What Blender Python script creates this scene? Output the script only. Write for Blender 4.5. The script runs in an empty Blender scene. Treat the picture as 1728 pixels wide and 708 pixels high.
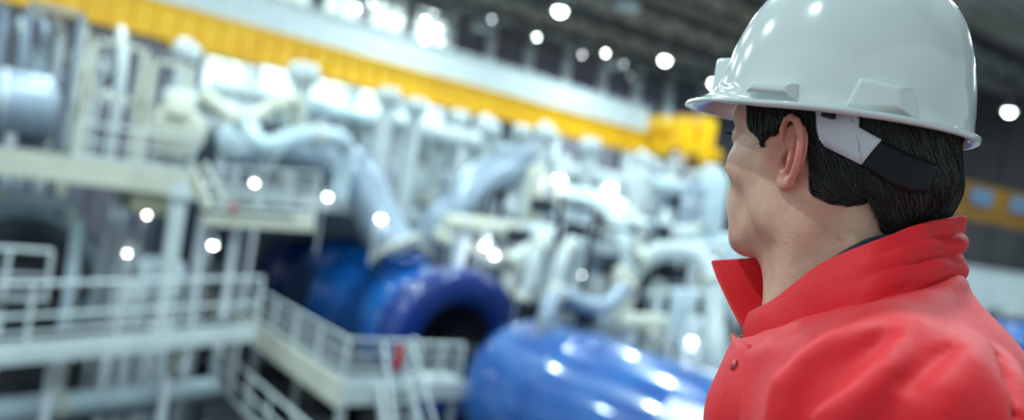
import bpy, bmesh, math, random
import numpy as np
from mathutils import Vector, Matrix
random.seed(4); RNG = np.random.default_rng(4)
PI = math.pi
SC = bpy.context.scene
COL = SC.collection
# hall axes: X runs across the hall (away to the right), Y along the machine line (away to the left), Z up
CAM_Z = 10.0

# ------------------------------------------------------------------ materials
def mat(name, color, rough=.5, metal=0., spec=.5, emit=None, estr=0., noise=0., nscale=8., bump=0., bscale=60., coat=0., sss=0., sheen=0., color2=None):
    m = bpy.data.materials.new(name); m.use_nodes = True
    nt = m.node_tree; b = nt.nodes['Principled BSDF']
    b.inputs['Base Color'].default_value = (*color, 1)
    b.inputs['Roughness'].default_value = rough
    b.inputs['Metallic'].default_value = metal
    b.inputs['Specular IOR Level'].default_value = spec
    b.inputs['Coat Weight'].default_value = coat
    b.inputs['Coat Roughness'].default_value = .08
    if sheen: b.inputs['Sheen Weight'].default_value = sheen
    if sss:
        b.inputs['Subsurface Weight'].default_value = sss
        b.inputs['Subsurface Radius'].default_value = (1, .35, .2); b.inputs['Subsurface Scale'].default_value = .006
    if emit:
        b.inputs['Emission Color'].default_value = (*emit, 1); b.inputs['Emission Strength'].default_value = estr
    if noise or bump:
        tc = nt.nodes.new('ShaderNodeTexCoord')
    if noise:
        n = nt.nodes.new('ShaderNodeTexNoise'); n.inputs['Scale'].default_value = nscale; n.inputs['Detail'].default_value = 5
        nt.links.new(tc.outputs['Object'], n.inputs['Vector'])
        mx = nt.nodes.new('ShaderNodeMix'); mx.data_type = 'RGBA'
        c2 = color2 if color2 else tuple(max(0, c * (1 - noise)) for c in color)
        mx.inputs['A'].default_value = (*color, 1); mx.inputs['B'].default_value = (*c2, 1)
        r = nt.nodes.new('ShaderNodeMapRange'); r.inputs['From Min'].default_value = .35; r.inputs['From Max'].default_value = .65
        nt.links.new(n.outputs['Fac'], r.inputs['Value']); nt.links.new(r.outputs['Result'], mx.inputs['Factor'])
        nt.links.new(mx.outputs['Result'], b.inputs['Base Color'])
    if bump:
        n2 = nt.nodes.new('ShaderNodeTexNoise'); n2.inputs['Scale'].default_value = bscale; n2.inputs['Detail'].default_value = 4
        nt.links.new(tc.outputs['Object'], n2.inputs['Vector'])
        bp = nt.nodes.new('ShaderNodeBump'); bp.inputs['Strength'].default_value = bump; bp.inputs['Distance'].default_value = .002
        nt.links.new(n2.outputs['Fac'], bp.inputs['Height']); nt.links.new(bp.outputs['Normal'], b.inputs['Normal'])
    return m

# ------------------------------------------------------------------ object helpers
def link(o, parent=None):
    COL.objects.link(o)
    if parent is not None: o.parent = parent
    return o
def tag(o, label=None, cat=None, group=None, kind=None):
    if label: o['label'] = label
    if cat: o['category'] = cat
    if group: o['group'] = group
    if kind: o['kind'] = kind
    return o
def thing(name, label, cat, loc=(0, 0, 0), rz=0., group=None):
    o = bpy.data.objects.new(name, None); o.empty_display_size = .2
    COL.objects.link(o); o.location = loc; o.rotation_euler = (0, 0, rz)
    return tag(o, label, cat, group)
def from_np(name, V, Fq, m, parent=None, smooth=True):
    me = bpy.data.meshes.new(name)
    me.from_pydata(np.asarray(V, float).tolist(), [], [list(map(int, f)) for f in Fq]); me.update()
    if smooth: me.polygons.foreach_set('use_smooth', [True] * len(me.polygons))
    if m: me.materials.append(m)
    return link(bpy.data.objects.new(name, me), parent)
class MB:
    """collects boxes, bars, tubes, lathes into ONE mesh object"""
    def __init__(s): s.V = []; s.F = []; s.S = []
    def add(s, V, F, smooth=False):
        n = len(s.V); s.V += [tuple(v) for v in V]; s.F += [tuple(i + n for i in f) for f in F]; s.S += [smooth] * len(F); return s
    def box(s, x0, x1, y0, y1, z0, z1, bev=0.):
        if bev <= 0:
            V = [(x, y, z) for x in (x0, x1) for y in (y0, y1) for z in (z0, z1)]
            return s.add(V, [(0, 1, 3, 2), (4, 6, 7, 5), (0, 4, 5, 1), (2, 3, 7, 6), (0, 2, 6, 4), (1, 5, 7, 3)])
        bm = bmesh.new(); bmesh.ops.create_cube(bm, size=1)
        for v in bm.verts: v.co = ((x0 + x1) / 2 + v.co.x * (x1 - x0), (y0 + y1) / 2 + v.co.y * (y1 - y0), (z0 + z1) / 2 + v.co.z * (z1 - z0))
        bmesh.ops.bevel(bm, geom=bm.edges[:], offset=bev, segments=2, affect='EDGES', profile=.5)
        bm.verts.index_update()
        s.add([v.co[:] for v in bm.verts], [[v.index for v in f.verts] for f in bm.faces]); bm.free(); return s
    def tube(s, pts, r, n=10, cap=True):
        """swept circle along a polyline; r a number or one per point"""
        P = [Vector(p) for p in pts]; R = r if hasattr(r, '__len__') else [r] * len(P)
        T = []
        for i in range(len(P)):
            a = P[max(0, i - 1)]; b = P[min(len(P) - 1, i + 1)]; t = (b - a)
            T.append(t.normalized() if t.length > 1e-9 else Vector((0, 0, 1)))
        u = T[0].orthogonal().normalized(); V = []
        for i, p in enumerate(P):
            u = (u - T[i] * u.dot(T[i]));
            u = u.normalized() if u.length > 1e-6 else T[i].orthogonal().normalized()
            w = T[i].cross(u)
            for k in range(n):
                a = 2 * PI * k / n; V.append(p + (u * math.cos(a) + w * math.sin(a)) * R[i])
        F = [(i * n + k, i * n + (k + 1) % n, (i + 1) * n + (k + 1) % n, (i + 1) * n + k) for i in range(len(P) - 1) for k in range(n)]
        s.add(V, F, True)
        if cap: s.add(V[:n], [tuple(range(n))[::-1]]); s.add(V[-n:], [tuple(range(n))])
        return s
    def bar(s, a, b, w, h):
        """rectangular bar from a to b, width w (horizontal), height h"""
        a = Vector(a); b = Vector(b); t = (b - a).normalized()
        u = t.cross(Vector((0, 0, 1))); u = u.normalized() if u.length > 1e-4 else Vector((1, 0, 0))
        v = u.cross(t)
        V = [p + u * (i * w / 2) + v * (j * h / 2) for p in (a, b) for i, j in ((-1, -1), (1, -1), (1, 1), (-1, 1))]
        return s.add(V, [(3, 2, 1, 0), (4, 5, 6, 7), (0, 1, 5, 4), (1, 2, 6, 5), (2, 3, 7, 6), (3, 0, 4, 7)])
    def lathe(s, c, axis, prof, n=32):
        """prof: (radius, distance along axis) pairs"""
        c = Vector(c); t = Vector(axis).normalized(); u = t.orthogonal().normalized(); w = t.cross(u); V = []
        for r, d in prof:
            for k in range(n):
                a = 2 * PI * k / n; V.append(c + t * d + (u * math.cos(a) + w * math.sin(a)) * max(r, 1e-4))
        F = [(i * n + k, i * n + (k + 1) % n, (i + 1) * n + (k + 1) % n, (i + 1) * n + k) for i in range(len(prof) - 1) for k in range(n)]
        return s.add(V, F, True)
    def build(s, name, m, parent=None, loc=None):
        me = bpy.data.meshes.new(name); me.from_pydata(s.V, [], s.F); me.update()
        bm = bmesh.new(); bm.from_mesh(me); bmesh.ops.recalc_face_normals(bm, faces=bm.faces[:]); bm.to_mesh(me); bm.free()
        me.polygons.foreach_set('use_smooth', s.S)
        if m: me.materials.append(m)
        o = link(bpy.data.objects.new(name, me), parent)
        if loc: o.location = loc
        return o
def smooth_angle(o, deg=40):
    me = o.data
    me.polygons.foreach_set('use_smooth', [True] * len(me.polygons))
    bm = bmesh.new(); bm.from_mesh(me)
    for e in bm.edges:
        if len(e.link_faces) == 2 and e.calc_face_angle(0) > math.radians(deg): e.smooth = False
    bm.to_mesh(me); bm.free()
def bez(pts, n=8):
    """Catmull-Rom through the points"""
    P = [Vector(p) for p in pts]; Q = [P[0] * 2 - P[1]] + P + [P[-1] * 2 - P[-2]]; out = []
    for i in range(1, len(Q) - 2):
        a, b, c, d = Q[i - 1:i + 3]
        for k in range(n):
            t = k / n
            out.append(.5 * ((2 * b) + (c - a) * t + (2 * a - 5 * b + 4 * c - d) * t * t + (3 * b - a - 3 * c + d) * t ** 3))
    out.append(P[-1]); return out
def copy_tree(o, parent=None):
    c = o.copy(); COL.objects.link(c)
    if parent is not None: c.parent = parent
    for ch in list(o.children): copy_tree(ch, c)
    return c

# ------------------------------------------------------------------ implicit surfaces for the figure
def smin(a, b, k): h = np.clip(.5 + .5 * (b - a) / k, 0, 1); return b + (a - b) * h - k * h * (1 - h)
def smax(a, b, k): return -smin(-a, -b, k)
def ell(P, c, r):
    q = [(P[i] - c[i]) for i in range(3)]
    k0 = np.sqrt(sum((q[i] / r[i]) ** 2 for i in range(3))); k1 = np.sqrt(sum((q[i] / r[i] ** 2) ** 2 for i in range(3))) + 1e-9
    return k0 * (k0 - 1) / k1
def cone(P, a, b, ra, rb):
    a = np.array(a, float); b = np.array(b, float); d = b - a; L = (d @ d)
    h = np.clip(sum((P[i] - a[i]) * d[i] for i in range(3)) / L, 0, 1)
    return np.sqrt(sum((P[i] - a[i] - d[i] * h) ** 2 for i in range(3))) - (ra + (rb - ra) * h)
def chain(P, pts, rad):
    d = None
    for i in range(len(pts) - 1):
        ra, rb = (rad[i], rad[i + 1]) if hasattr(rad, '__len__') else (rad, rad)
        e = cone(P, pts[i], pts[i + 1], ra, rb); d = e if d is None else np.minimum(d, e)
    return d
def poly2(U, W, pts):
    """signed distance to a 2-D polygon"""
    pts = np.array(pts, float); n = len(pts); d = np.full(np.broadcast(U, W).shape, 1e9); s = np.ones_like(d)
    for i in range(n):
        a = pts[i]; b = pts[i - 1]; e = b - a; wx = U - a[0]; wy = W - a[1]
        t = np.clip((wx * e[0] + wy * e[1]) / (e @ e), 0, 1)
        d = np.minimum(d, (wx - e[0] * t) ** 2 + (wy - e[1] * t) ** 2)
        c1 = W >= a[1]; c2 = W < b[1]; c3 = e[0] * wy > e[1] * wx
        s = np.where((c1 & c2 & c3) | (~c1 & ~c2 & ~c3), -s, s)
    return s * np.sqrt(d)
def axis(lo, hi, h, fine=()):
    """grid positions, denser inside the fine (a, b, step) ranges"""
    out = [lo]
    while out[-1] < hi:
        q = out[-1]; st = h
        for a, b, s in fine:
            if a - h < q < b: st = s
        out.append(q + st)
    return np.array(out)
def nets(f, lo, hi, h, fine=((), (), ())):
    """surface nets of f<0"""
    ax = [axis(lo[i], hi[i], h, fine[i]) for i in range(3)]
    G = np.meshgrid(*ax, indexing='ij', sparse=True)
    D = np.broadcast_to(f(G), tuple(len(a) for a in ax)).astype(np.float32)
    n = D.shape; ins = D < 0
    cnt = sum(ins[i:n[0] - 1 + i, j:n[1] - 1 + j, k:n[2] - 1 + k].astype(np.int8) for i in (0, 1) for j in (0, 1) for k in (0, 1))
    act = (cnt > 0) & (cnt < 8); idx = np.full(act.shape, -1, np.int64); I = np.argwhere(act); idx[act] = np.arange(len(I))
    acc = np.zeros((len(I), 3)); w = np.zeros(len(I))
    for a in range(3):
        b, c = [q for q in range(3) if q != a]
        for ob in (0, 1):
            for oc in (0, 1):
                o0 = np.zeros(3, int); o0[b] = ob; o0[c] = oc; o1 = o0.copy(); o1[a] = 1
                d0 = D[tuple((I + o0).T)]; d1 = D[tuple((I + o1).T)]; m = (d0 < 0) != (d1 < 0)
                t = np.where(m, d0 / np.where(m, d0 - d1, 1), 0)
                p = o0 + np.zeros((len(I), 3)); p[:, a] += t
                acc += p * m[:, None]; w += m
    V = np.stack([np.interp(I[:, a] + acc[:, a] / w, np.arange(n[a]), ax[a]) for a in range(3)], 1)
    Fs = []
    for a in range(3):
        b, c = (a + 1) % 3, (a + 2) % 3
        sl0 = [slice(None)] * 3; sl1 = [slice(None)] * 3; sl0[a] = slice(0, n[a] - 1); sl1[a] = slice(1, n[a])
        ch = ins[tuple(sl0)] != ins[tuple(sl1)]
        E = np.argwhere(ch); E = E[(E[:, b] > 0) & (E[:, c] > 0) & (E[:, b] < n[b] - 1) & (E[:, c] < n[c] - 1)]
        q = []
        for db, dc in ((1, 1), (0, 1), (0, 0), (1, 0)):
            e = E.copy(); e[:, b] -= db; e[:, c] -= dc; q.append(idx[tuple(e.T)])
        q = np.stack(q, 1); flip = ~ins[tuple(E.T)]; q[flip] = q[flip][:, ::-1]; Fs.append(q)
    return V, np.concatenate(Fs)
def relax(V, F, it=2, lam=.5):
    for _ in range(it):
        s = np.zeros_like(V); c = np.zeros(len(V))
        for k in range(4):
            np.add.at(s, F[:, k], V[F[:, (k + 1) % 4]]); np.add.at(s, F[:, k], V[F[:, (k + 3) % 4]]); np.add.at(c, F[:, k], 2)
        V = V + lam * (s / np.maximum(c, 1)[:, None] - V)
    return V
def grad(f, P, e=.0015):
    """unit gradient of an implicit at points (n,3)"""
    g = np.stack([f([P[:, 0] + (e if a == 0 else 0), P[:, 1] + (e if a == 1 else 0), P[:, 2] + (e if a == 2 else 0)]) -
                  f([P[:, 0] - (e if a == 0 else 0), P[:, 1] - (e if a == 1 else 0), P[:, 2] - (e if a == 2 else 0)]) for a in range(3)], 1)
    return g / (np.linalg.norm(g, axis=1, keepdims=True) + 1e-9)
ORD = ['first', 'second', 'third', 'fourth', 'fifth', 'sixth', 'seventh', 'eighth', 'ninth', 'tenth', 'eleventh', 'twelfth', 'thirteenth', 'fourteenth', 'fifteenth', 'sixteenth', 'seventeenth', 'eighteenth', 'nineteenth', 'twentieth', 'twenty-first', 'twenty-second', 'twenty-third', 'twenty-fourth', 'twenty-fifth']
BAYW = 1150.; WORLDS = .68
def at(px, py, d):
    """a surveyed point: bearing read from the photograph, distance along the view axis"""
    R = math.radians(8.65); pd = math.atan(18 / 1400); th = math.radians(34.77)
    fh = Vector((math.sin(th), math.cos(th), 0)); rt = Vector((math.cos(th), -math.sin(th), 0)); up = Vector((0, 0, 1))
    fwd = fh * math.cos(pd) - up * math.sin(pd); upc = up * math.cos(pd) + fh * math.sin(pd)
    ix = rt * math.cos(R) + upc * math.sin(R); iy = rt * math.sin(R) - upc * math.cos(R)
    p = Vector((0, 0, CAM_Z)) + (fwd + ix * ((px - 864) / 1400) + iy * ((py - 354) / 1400)) * d
    return tuple(p)
# ================================================================== THE MAN
HEAD_AZ = math.radians(-6.88); BODY_AZ = math.radians(-30.88)
O_HEAD = Vector((.683, .485, 10.072)); N_BODY = O_HEAD + Matrix.Rotation(-HEAD_AZ + PI / 2, 3, 'Z') @ Vector((-.075, 0, -.135))
# local frames: x forward, y to his left, z up
ROT_H = -HEAD_AZ + PI / 2; ROT_B = -BODY_AZ + PI / 2
GALLERY_Z = 8.43
person = thing('person', 'person in red jacket wearing white hard hat, head turned away toward the machines', 'person', (N_BODY.x, N_BODY.y, GALLERY_Z), 0)
def in_frame(o, org, rot, tilt=0.):
    o.location = org - person.location if o.parent == person else org
    o.rotation_euler = (0, tilt, rot); return o

EAR_OUT = [(-.004, .0266), (0, .0334), (.0075, .0383), (.0186, .038), (.0296, .032), (.0363, .0237), (.0392, .015), (.0395, .0063), (.0367, -.0052), (.03, -.0162), (.0234, -.0232), (.0156, -.0264), (.0066, -.0256), (-.004, -.0159), (-.004, -.0053), (-.004, .0023), (-.004, .0112), (-.004, .0174)]
def ear_sdf(P, sgn):
    x, y, z = P[0], P[1] * sgn, P[2]
    dx, dy = x + .001, y - .069
    u = -.88 * dx + .475 * dy + 0 * z; w = .475 * dx + .88 * dy + 0 * z; v = z + .001 + 0 * dx
    Q = [u, v, w]
    base = .001 + .04 * np.maximum(u - .008, 0)                   # the plate lifts away from the skull
    d = smax(poly2(u, v, EAR_OUT) + .004, np.abs(w - base) - .0020, .003)
    lift = lambda a: (a[0], a[1], .001 + .04 * max(a[0] - .008, 0) + a[2])
    hel = [(.0095, .005, .001), (.003, .010, .003), (.0005, .0174, .005), (.0022, .0265, .0065), (.0075, .0340, .0075), (.016, .0362, .0078), (.0258, .0322, .0078), (.0330, .0240, .0078), (.0366, .0148, .0075), (.0368, .006, .007), (.034, -.0045, .006), (.0278, -.0150, .0045), (.021, -.0215, .0025)]
    d = smin(d, chain(Q, [lift(a) for a in hel], [.0016, .0024, .0028, .0031, .0033, .0034, .0034, .0033, .0032, .0031, .0030, .0031, .0033]), .0022)
    ant = [(.0195, .0285, .001), (.0218, .023, .004), (.0245, .016, .0065), (.0258, .0065, .0075), (.0245, -.002, .007), (.0205, -.009, .0055), (.015, -.0125, .0045)]
    d = smin(d, chain(Q, [lift(a) for a in ant], [.0018, .0024, .0030, .0033, .0033, .003, .003]), .003)
    d = smin(d, chain(Q, [lift(a) for a in [(.0245, .016, .0065), (.0165, .0165, .003), (.009, .017, .0015)]], [.0025, .002, .0015]), .003)
    d = smin(d, ell(Q, (.0125, -.0195, .004), (.0105, .0085, .0045)), .004)     # lobe
    d = smin(d, ell(Q, (.0020, .0005, .0040), (.0038, .0066, .0035)), .003)      # tragus
    d = smin(d, ell(Q, (.0115, -.0115, .0045), (.005, .0035, .0045)), .003)
    d = smax(d, -ell(Q, (.0125, -.0005, .000), (.0085, .0105, .0160)), .002)     # concha
    d = smax(d, -ell(Q, (.0145, .0095, .005), (.0065, .0052, .0065)), .002)
    d = smax(d, -ell(Q, (.0115, .0245, .0075), (.0062, .0078, .0062)), .002)     # hollow under the helix
    sc = [(.0255, .0262, .0072), (.0300, .0185, .0075), (.0315, .009, .0072), (.0298, -.001, .0065), (.0255, -.009, .005)]
    d = smax(d, -chain(Q, [lift(a) for a in sc], [.0016, .0020, .0021, .0020, .0014]), .0015)
    return d
def head_core(P):
    d = ell(P, (-.010, 0, .045), (.098, .074, .088))
    d = smin(d, ell(P, (.022, 0, -.02), (.056, .056, .07)), .03)
    for s in (1, -1):
        d = smin(d, ell(P, (.046, .043 * s, -.006), (.026, .0185, .02)), .02)
        d = smin(d, cone(P, (.004, .048 * s, -.055), (.056, .022 * s, -.073), .015, .014), .025)
        d = smin(d, ell(P, (.006, .057 * s, -.02), (.03, .014, .04)), .02)
        d = smin(d, cone(P, (.062, .043 * s, .041), (.079, .012 * s, .042), .010, .011), .016)
        d = smax(d, -ell(P, (.088, .034 * s, .0225), (.016, .017, .012)), .012)
    d = smin(d, ell(P, (.058, 0, -.04), (.03, .036, .03)), .02)
    d = smin(d, ell(P, (.066, 0, -.078), (.018, .02, .015)), .015)
    d = smin(d, cone(P, (.081, 0, .026), (.096, 0, -.003), .007, .0088), .01)
    for s in (1, -1):
        d = smin(d, ell(P, (.089, .0105 * s, -.0075), (.0105, .0068, .0068)), .006)
        d = smax(d, -ell(P, (.095, .006 * s, -.0155), (.005, .003, .004)), .003)
        d = smin(d, cone(P, (.084, 0, -.0385), (.074, .021 * s, -.043), .005, .003), .006)
        d = smin(d, cone(P, (.083, 0, -.0485), (.073, .020 * s, -.0445), .0055, .003), .006)
        d = smin(d, ell(P, (.0655, .033 * s, .0225), (.0135, .0155, .0125)), .004)
        d = smax(d, -cone(P, (.0795, .026 * s, .0215), (.0765, .041 * s, .0215), .0026, .0022), .002)
    d = smax(d, -cone(P, (.091, 0, -.0435), (.079, .022, -.0438), .0014, .0008), .003)
    d = smax(d, -cone(P, (.091, 0, -.0435), (.079, -.022, -.0438), .0014, .0008), .003)
    # neck, throat, sternomastoid
    d = smin(d, cone(P, (-.035, 0, -.03), (-.050, 0, -.22), .056, .063), .03)
    d = smin(d, cone(P, (.0, 0, -.085), (-.012, 0, -.2), .034, .038), .03)
    for s in (1, -1): d = smin(d, cone(P, (-.028, .055 * s, -.03), (-.005, .022 * s, -.19), .014, .016), .025)
    return d
def body_sdf(P):
    d = head_core(P)
    x, y, z = (a.ravel() for a in P)
    for s in (1, -1):                                              # the ears only in their own corner of the grid
        I = [np.where(c)[0] for c in ((x > -.05) & (x < .03), (y * s > .045) & (y * s < .115), (z > -.045) & (z < .055))]
        sl = tuple(slice(i[0], i[-1] + 1) for i in I)
        Q = (x[sl[0]][:, None, None], y[sl[1]][None, :, None], z[sl[2]][None, None, :])
        d[sl] = smin(d[sl], ear_sdf(Q, s), .0035)
        d[sl] = smax(d[sl], -ell(Q, (-.0095, .066 * s, -.0015), (.0062, .021, .0085)), .002)   # ear canal
    # chest and shoulders under the jacket
    c, s_ = math.cos(HEAD_AZ - BODY_AZ), math.sin(HEAD_AZ - BODY_AZ)
    ch = [((.0, .0, -.32)), ((-.07, 0, -.27))]
    d = smin(d, ell(P, (-.06, 0, -.30), (.10, .15, .10)), .04)
    return d
V, Fq = nets(body_sdf, (-.18, -.2, -.36), (.125, .2, .15), .0024, (((-.042, .016, .0009),), ((-.106, -.064, .0009), (.064, .106, .0009)), ((-.032, .044, .0009),)))
V = relax(V, Fq, 1, .25)
m_skin = mat('skin', (.56, .33, .235), rough=.5, spec=.35, sss=.12)
def skin_nodes(m):
    nt = m.node_tree; b = nt.nodes['Principled BSDF']; L = nt.links.new
    tc = nt.nodes.new('ShaderNodeTexCoord')
    def noise(sc, det=4):
        n = nt.nodes.new('ShaderNodeTexNoise'); n.inputs['Scale'].default_value = sc; n.inputs['Detail'].default_value = det; L(tc.outputs['Object'], n.inputs['Vector']); return n.outputs['Fac']
    def ramp(fac, a, b_, A, B):
        r = nt.nodes.new('ShaderNodeMapRange'); r.interpolation_type = 'SMOOTHSTEP'
        r.inputs['From Min'].default_value = a; r.inputs['From Max'].default_value = b_; r.inputs['To Min'].default_value = A; r.inputs['To Max'].default_value = B; L(fac, r.inputs['Value']); return r.outputs['Result']
    def mix(fac, A, B):
        x = nt.nodes.new('ShaderNodeMix'); x.data_type = 'RGBA'; L(fac, x.inputs['Factor'])
        for s, v in (('A', A), ('B', B)):
            if isinstance(v, tuple): x.inputs[s].default_value = (*v, 1)
            else: L(v, x.inputs[s])
        return x.outputs['Result']
    def ball(c, r0, r1):
        v = nt.nodes.new('ShaderNodeVectorMath'); v.operation = 'DISTANCE'; L(tc.outputs['Object'], v.inputs[0]); v.inputs[1].default_value = c
        return ramp(v.outputs['Value'], r0, r1, 1, 0)
    col = mix(ramp(noise(35), .35, .65, 0, 1), (.80, .48, .345), (.69, .365, .26))
    col = mix(ramp(noise(520, 2), .58, .72, 0, .38), col, (.42, .20, .13))           # freckles
    col = mix(ramp(noise(1300, 2), .55, .72, 0, .3), col, (.44, .24, .17))
    for c, r0, r1 in (((-.012, .09, .008), .022, .048), ((-.012, -.09, .008), .022, .048)):
        f = nt.nodes.new('ShaderNodeMath'); f.operation = 'MULTIPLY'; L(ball(c, r0, r1), f.inputs[0]); f.inputs[1].default_value = .75
        col = mix(f.outputs[0], col, (.70, .22, .16))                                    # ruddy ears
    L(col, b.inputs['Base Color'])
    bp = nt.nodes.new('ShaderNodeBump'); bp.inputs['Strength'].default_value = .35; bp.inputs['Distance'].default_value = .0008
    L(noise(700, 3), bp.inputs['Height']); L(bp.outputs['Normal'], b.inputs['Normal'])
skin_nodes(m_skin)
body = in_frame(from_np('body', V, Fq, m_skin, person), O_HEAD, ROT_H)
m_eye = mat('eye_white', (.75, .72, .68), rough=.15, spec=.6)
m_iris = mat('iris', (.06, .04, .03), rough=.2)
for s in (1, -1):
    eb = MB().lathe((.0668, .033 * s, .0218), (1, .12 * s, 0), [(1e-4, -.0118)] + [(.0118 * math.sin(a), -.0118 * math.cos(a)) for a in np.linspace(.2, PI - .45, 14)] + [(.005, .0106), (1e-4, .0108)], 20)
    e = in_frame(eb.build('eye', m_eye, person), O_HEAD, ROT_H)
    in_frame(MB().lathe((.0668, .033 * s, .0218), (1, .12 * s, 0), [(.0052, .01065), (.003, .0116), (1e-4, .0119)], 16).build('iris', m_iris, e), Vector(), 0)

# ------------------------------------------------------------------ hair
HAIR_POLY = [(.066, .16), (.060, .075), (.0521, .0536), (.0437, .0281), (.031, .0215), (.0218, .012), (.0172, .0188), (.008, .0227), (-.0053, .032), (-.0235, .022), (-.0245, .0016), (-.0290, -.0136), (-.033, -.026), (-.044, -.0335), (-.058, -.034), (-.068, -.0301), (-.0727, -.022), (-.0775, -.034), (-.083, -.050), (-.092, -.058), (-.1, -.055), (-.110, -.034), (-.124, -.004), (-.16, .03), (-.2, .2), (.066, .2)]
def hair_sdf(P):
    x, y, z = P
    d = smin(ell(P, (-.012, 0, .045), (.104, .0795, .097)), ell(P, (-.052, 0, -.006), (.068, .0655, .052)), .02)
    d = smin(d, cone(P, (-.066, 0, -.02), (-.073, 0, -.054), .05, .041), .02)
    d = smin(d, head_core(P) - .004, .004)
    ycone = np.maximum(np.abs(y) - .03, 0) * 0
    d = smax(d, poly2(x + ycone + 0 * z, z + 0 * x, HAIR_POLY) + 0 * y, .006)
    return d
V, Fq = nets(hair_sdf, (-.15, -.11, -.08), (.10, .11, .155), .0026)
m_hair = mat('hair', (.012, .010, .009), rough=.5, spec=.3, noise=.5, nscale=90, bump=.5, bscale=250)
hair = in_frame(from_np('hair', V, Fq, m_hair, person), O_HEAD, ROT_H)
def strands(seedpts, n_steps, step, flow, rad, lift, jit, f):
    """locks of hair: tapered tubes walking over the hair surface"""
    P = seedpts.copy(); D = flow(P); D += RNG.normal(0, jit, D.shape); path = [P.copy()]
    lf = RNG.uniform(*lift, len(P)); curl = RNG.normal(0, .10, (len(P), 3))
    for i in range(n_steps):
        D = .65 * D + .35 * flow(P) + curl; g = grad(f, P); D -= g * (D * g).sum(1, keepdims=True); D /= np.linalg.norm(D, axis=1, keepdims=True) + 1e-9
        P = P + D * step[:, None]
        d = f([P[:, 0], P[:, 1], P[:, 2]]); P = P - g * (d - lf * (.3 + i / n_steps))[:, None] * .7
        path.append(P.copy())
    path = np.stack(path, 1); mb_v = []; mb_f = []; base = 0; k = 4; m = n_steps + 1
    for j in range(len(path)):
        q = path[j]; t = np.gradient(q, axis=0); t /= np.linalg.norm(t, axis=1, keepdims=True) + 1e-9
        u = np.cross(t, [.3, .9, .2]); u /= np.linalg.norm(u, axis=1, keepdims=True) + 1e-9; w = np.cross(t, u)
        r = rad[j] * np.linspace(1, .12, m) ** .7
        ring = np.stack([q + (u * math.cos(a) + w * math.sin(a)) * r[:, None] for a in np.arange(k) * 2 * PI / k], 1).reshape(-1, 3)
        mb_v.append(ring)
        ii = np.arange(m - 1)[:, None] * k; kk = np.arange(k)[None]
        mb_f.append((np.stack([ii + kk, ii + (kk + 1) % k, ii + k + (kk + 1) % k, ii + k + kk], -1).reshape(-1, 4)) + base); base += m * k
    return np.concatenate(mb_v), np.concatenate(mb_f)
sel = V[(V[:, 2] < .07)]
def flow(P):
    x, y, z = P.T
    back = np.clip((-.0 - x) / .06, 0, 1)
    fx = -.35 - .25 * back * (z > -.01); fz = -.9 + 0 * x
    fy = -.25 * np.sign(y) * np.clip((-.07 - x) / .03, 0, 1)
    ft = x > .01                                                   # sideburn and temple fall straight down
    fx = np.where(ft, -.25, fx)
    curlz = (x < -.03) & (x > -.075) & (z < -.018)                  # the lock behind the ear turns back
    fx = np.where(curlz, -1., fx); fz = np.where(curlz, -.15, fz)
    return np.stack([fx, fy, fz], 1)
pick = sel[RNG.integers(0, len(sel), 3200)]
edge = sel[(np.abs(poly2(sel[:, 0], sel[:, 2], HAIR_POLY)) < .012) & (sel[:, 2] < .045)]
pick2 = edge[RNG.integers(0, len(edge), 900)]
hv1, hf1 = strands(pick, 7, RNG.uniform(.003, .0055, len(pick)), flow, RNG.uniform(.0005, .0011, len(pick)), (.0003, .0022), .12, hair_sdf)
hv2, hf2 = strands(pick2, 6, RNG.uniform(.0015, .003, len(pick2)), flow, RNG.uniform(.0003, .0007, len(pick2)), (.0002, .0015), .2, hair_sdf)
m_lock = mat('hair_lock', (.016, .013, .012), rough=.38, spec=.45)
in_frame(from_np('hair_locks', np.concatenate([hv1, hv2]), np.concatenate([hf1, hf2 + len(hv1)]), m_lock, hair), Vector(), 0)
# brows and lashes
bp_ = []
for s in (1, -1):
    for i in range(70):
        t = RNG.uniform(); p = np.array([.0885 - .024 * t ** 1.6, (.012 + .036 * t) * s, .0425 + .004 * math.sin(t * 3) + RNG.normal(0, .0017)])
        bp_.append((p, np.array([-.25 - .4 * t, .75 * s, .45 - .5 * t]) * .008))
    for i in range(30):
        t = i / 29; a = -.9 + 1.8 * t
        p = np.array([.0668 + .0128 * math.cos(a), .033 * s + .0125 * math.sin(a) * 1.05, .024])
        bp_.append((p, np.array([math.cos(a), .6 * math.sin(a), .15]) * .007))
mb = MB()
for p, d in bp_: mb.tube([p, p + d * .6, p + d + np.array([0, 0, -.0006])], [.00045, .0004, .0001], 4, False)
in_frame(mb.build('eyebrow_and_lashes', m_hair, person), O_HEAD, ROT_H)

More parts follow.
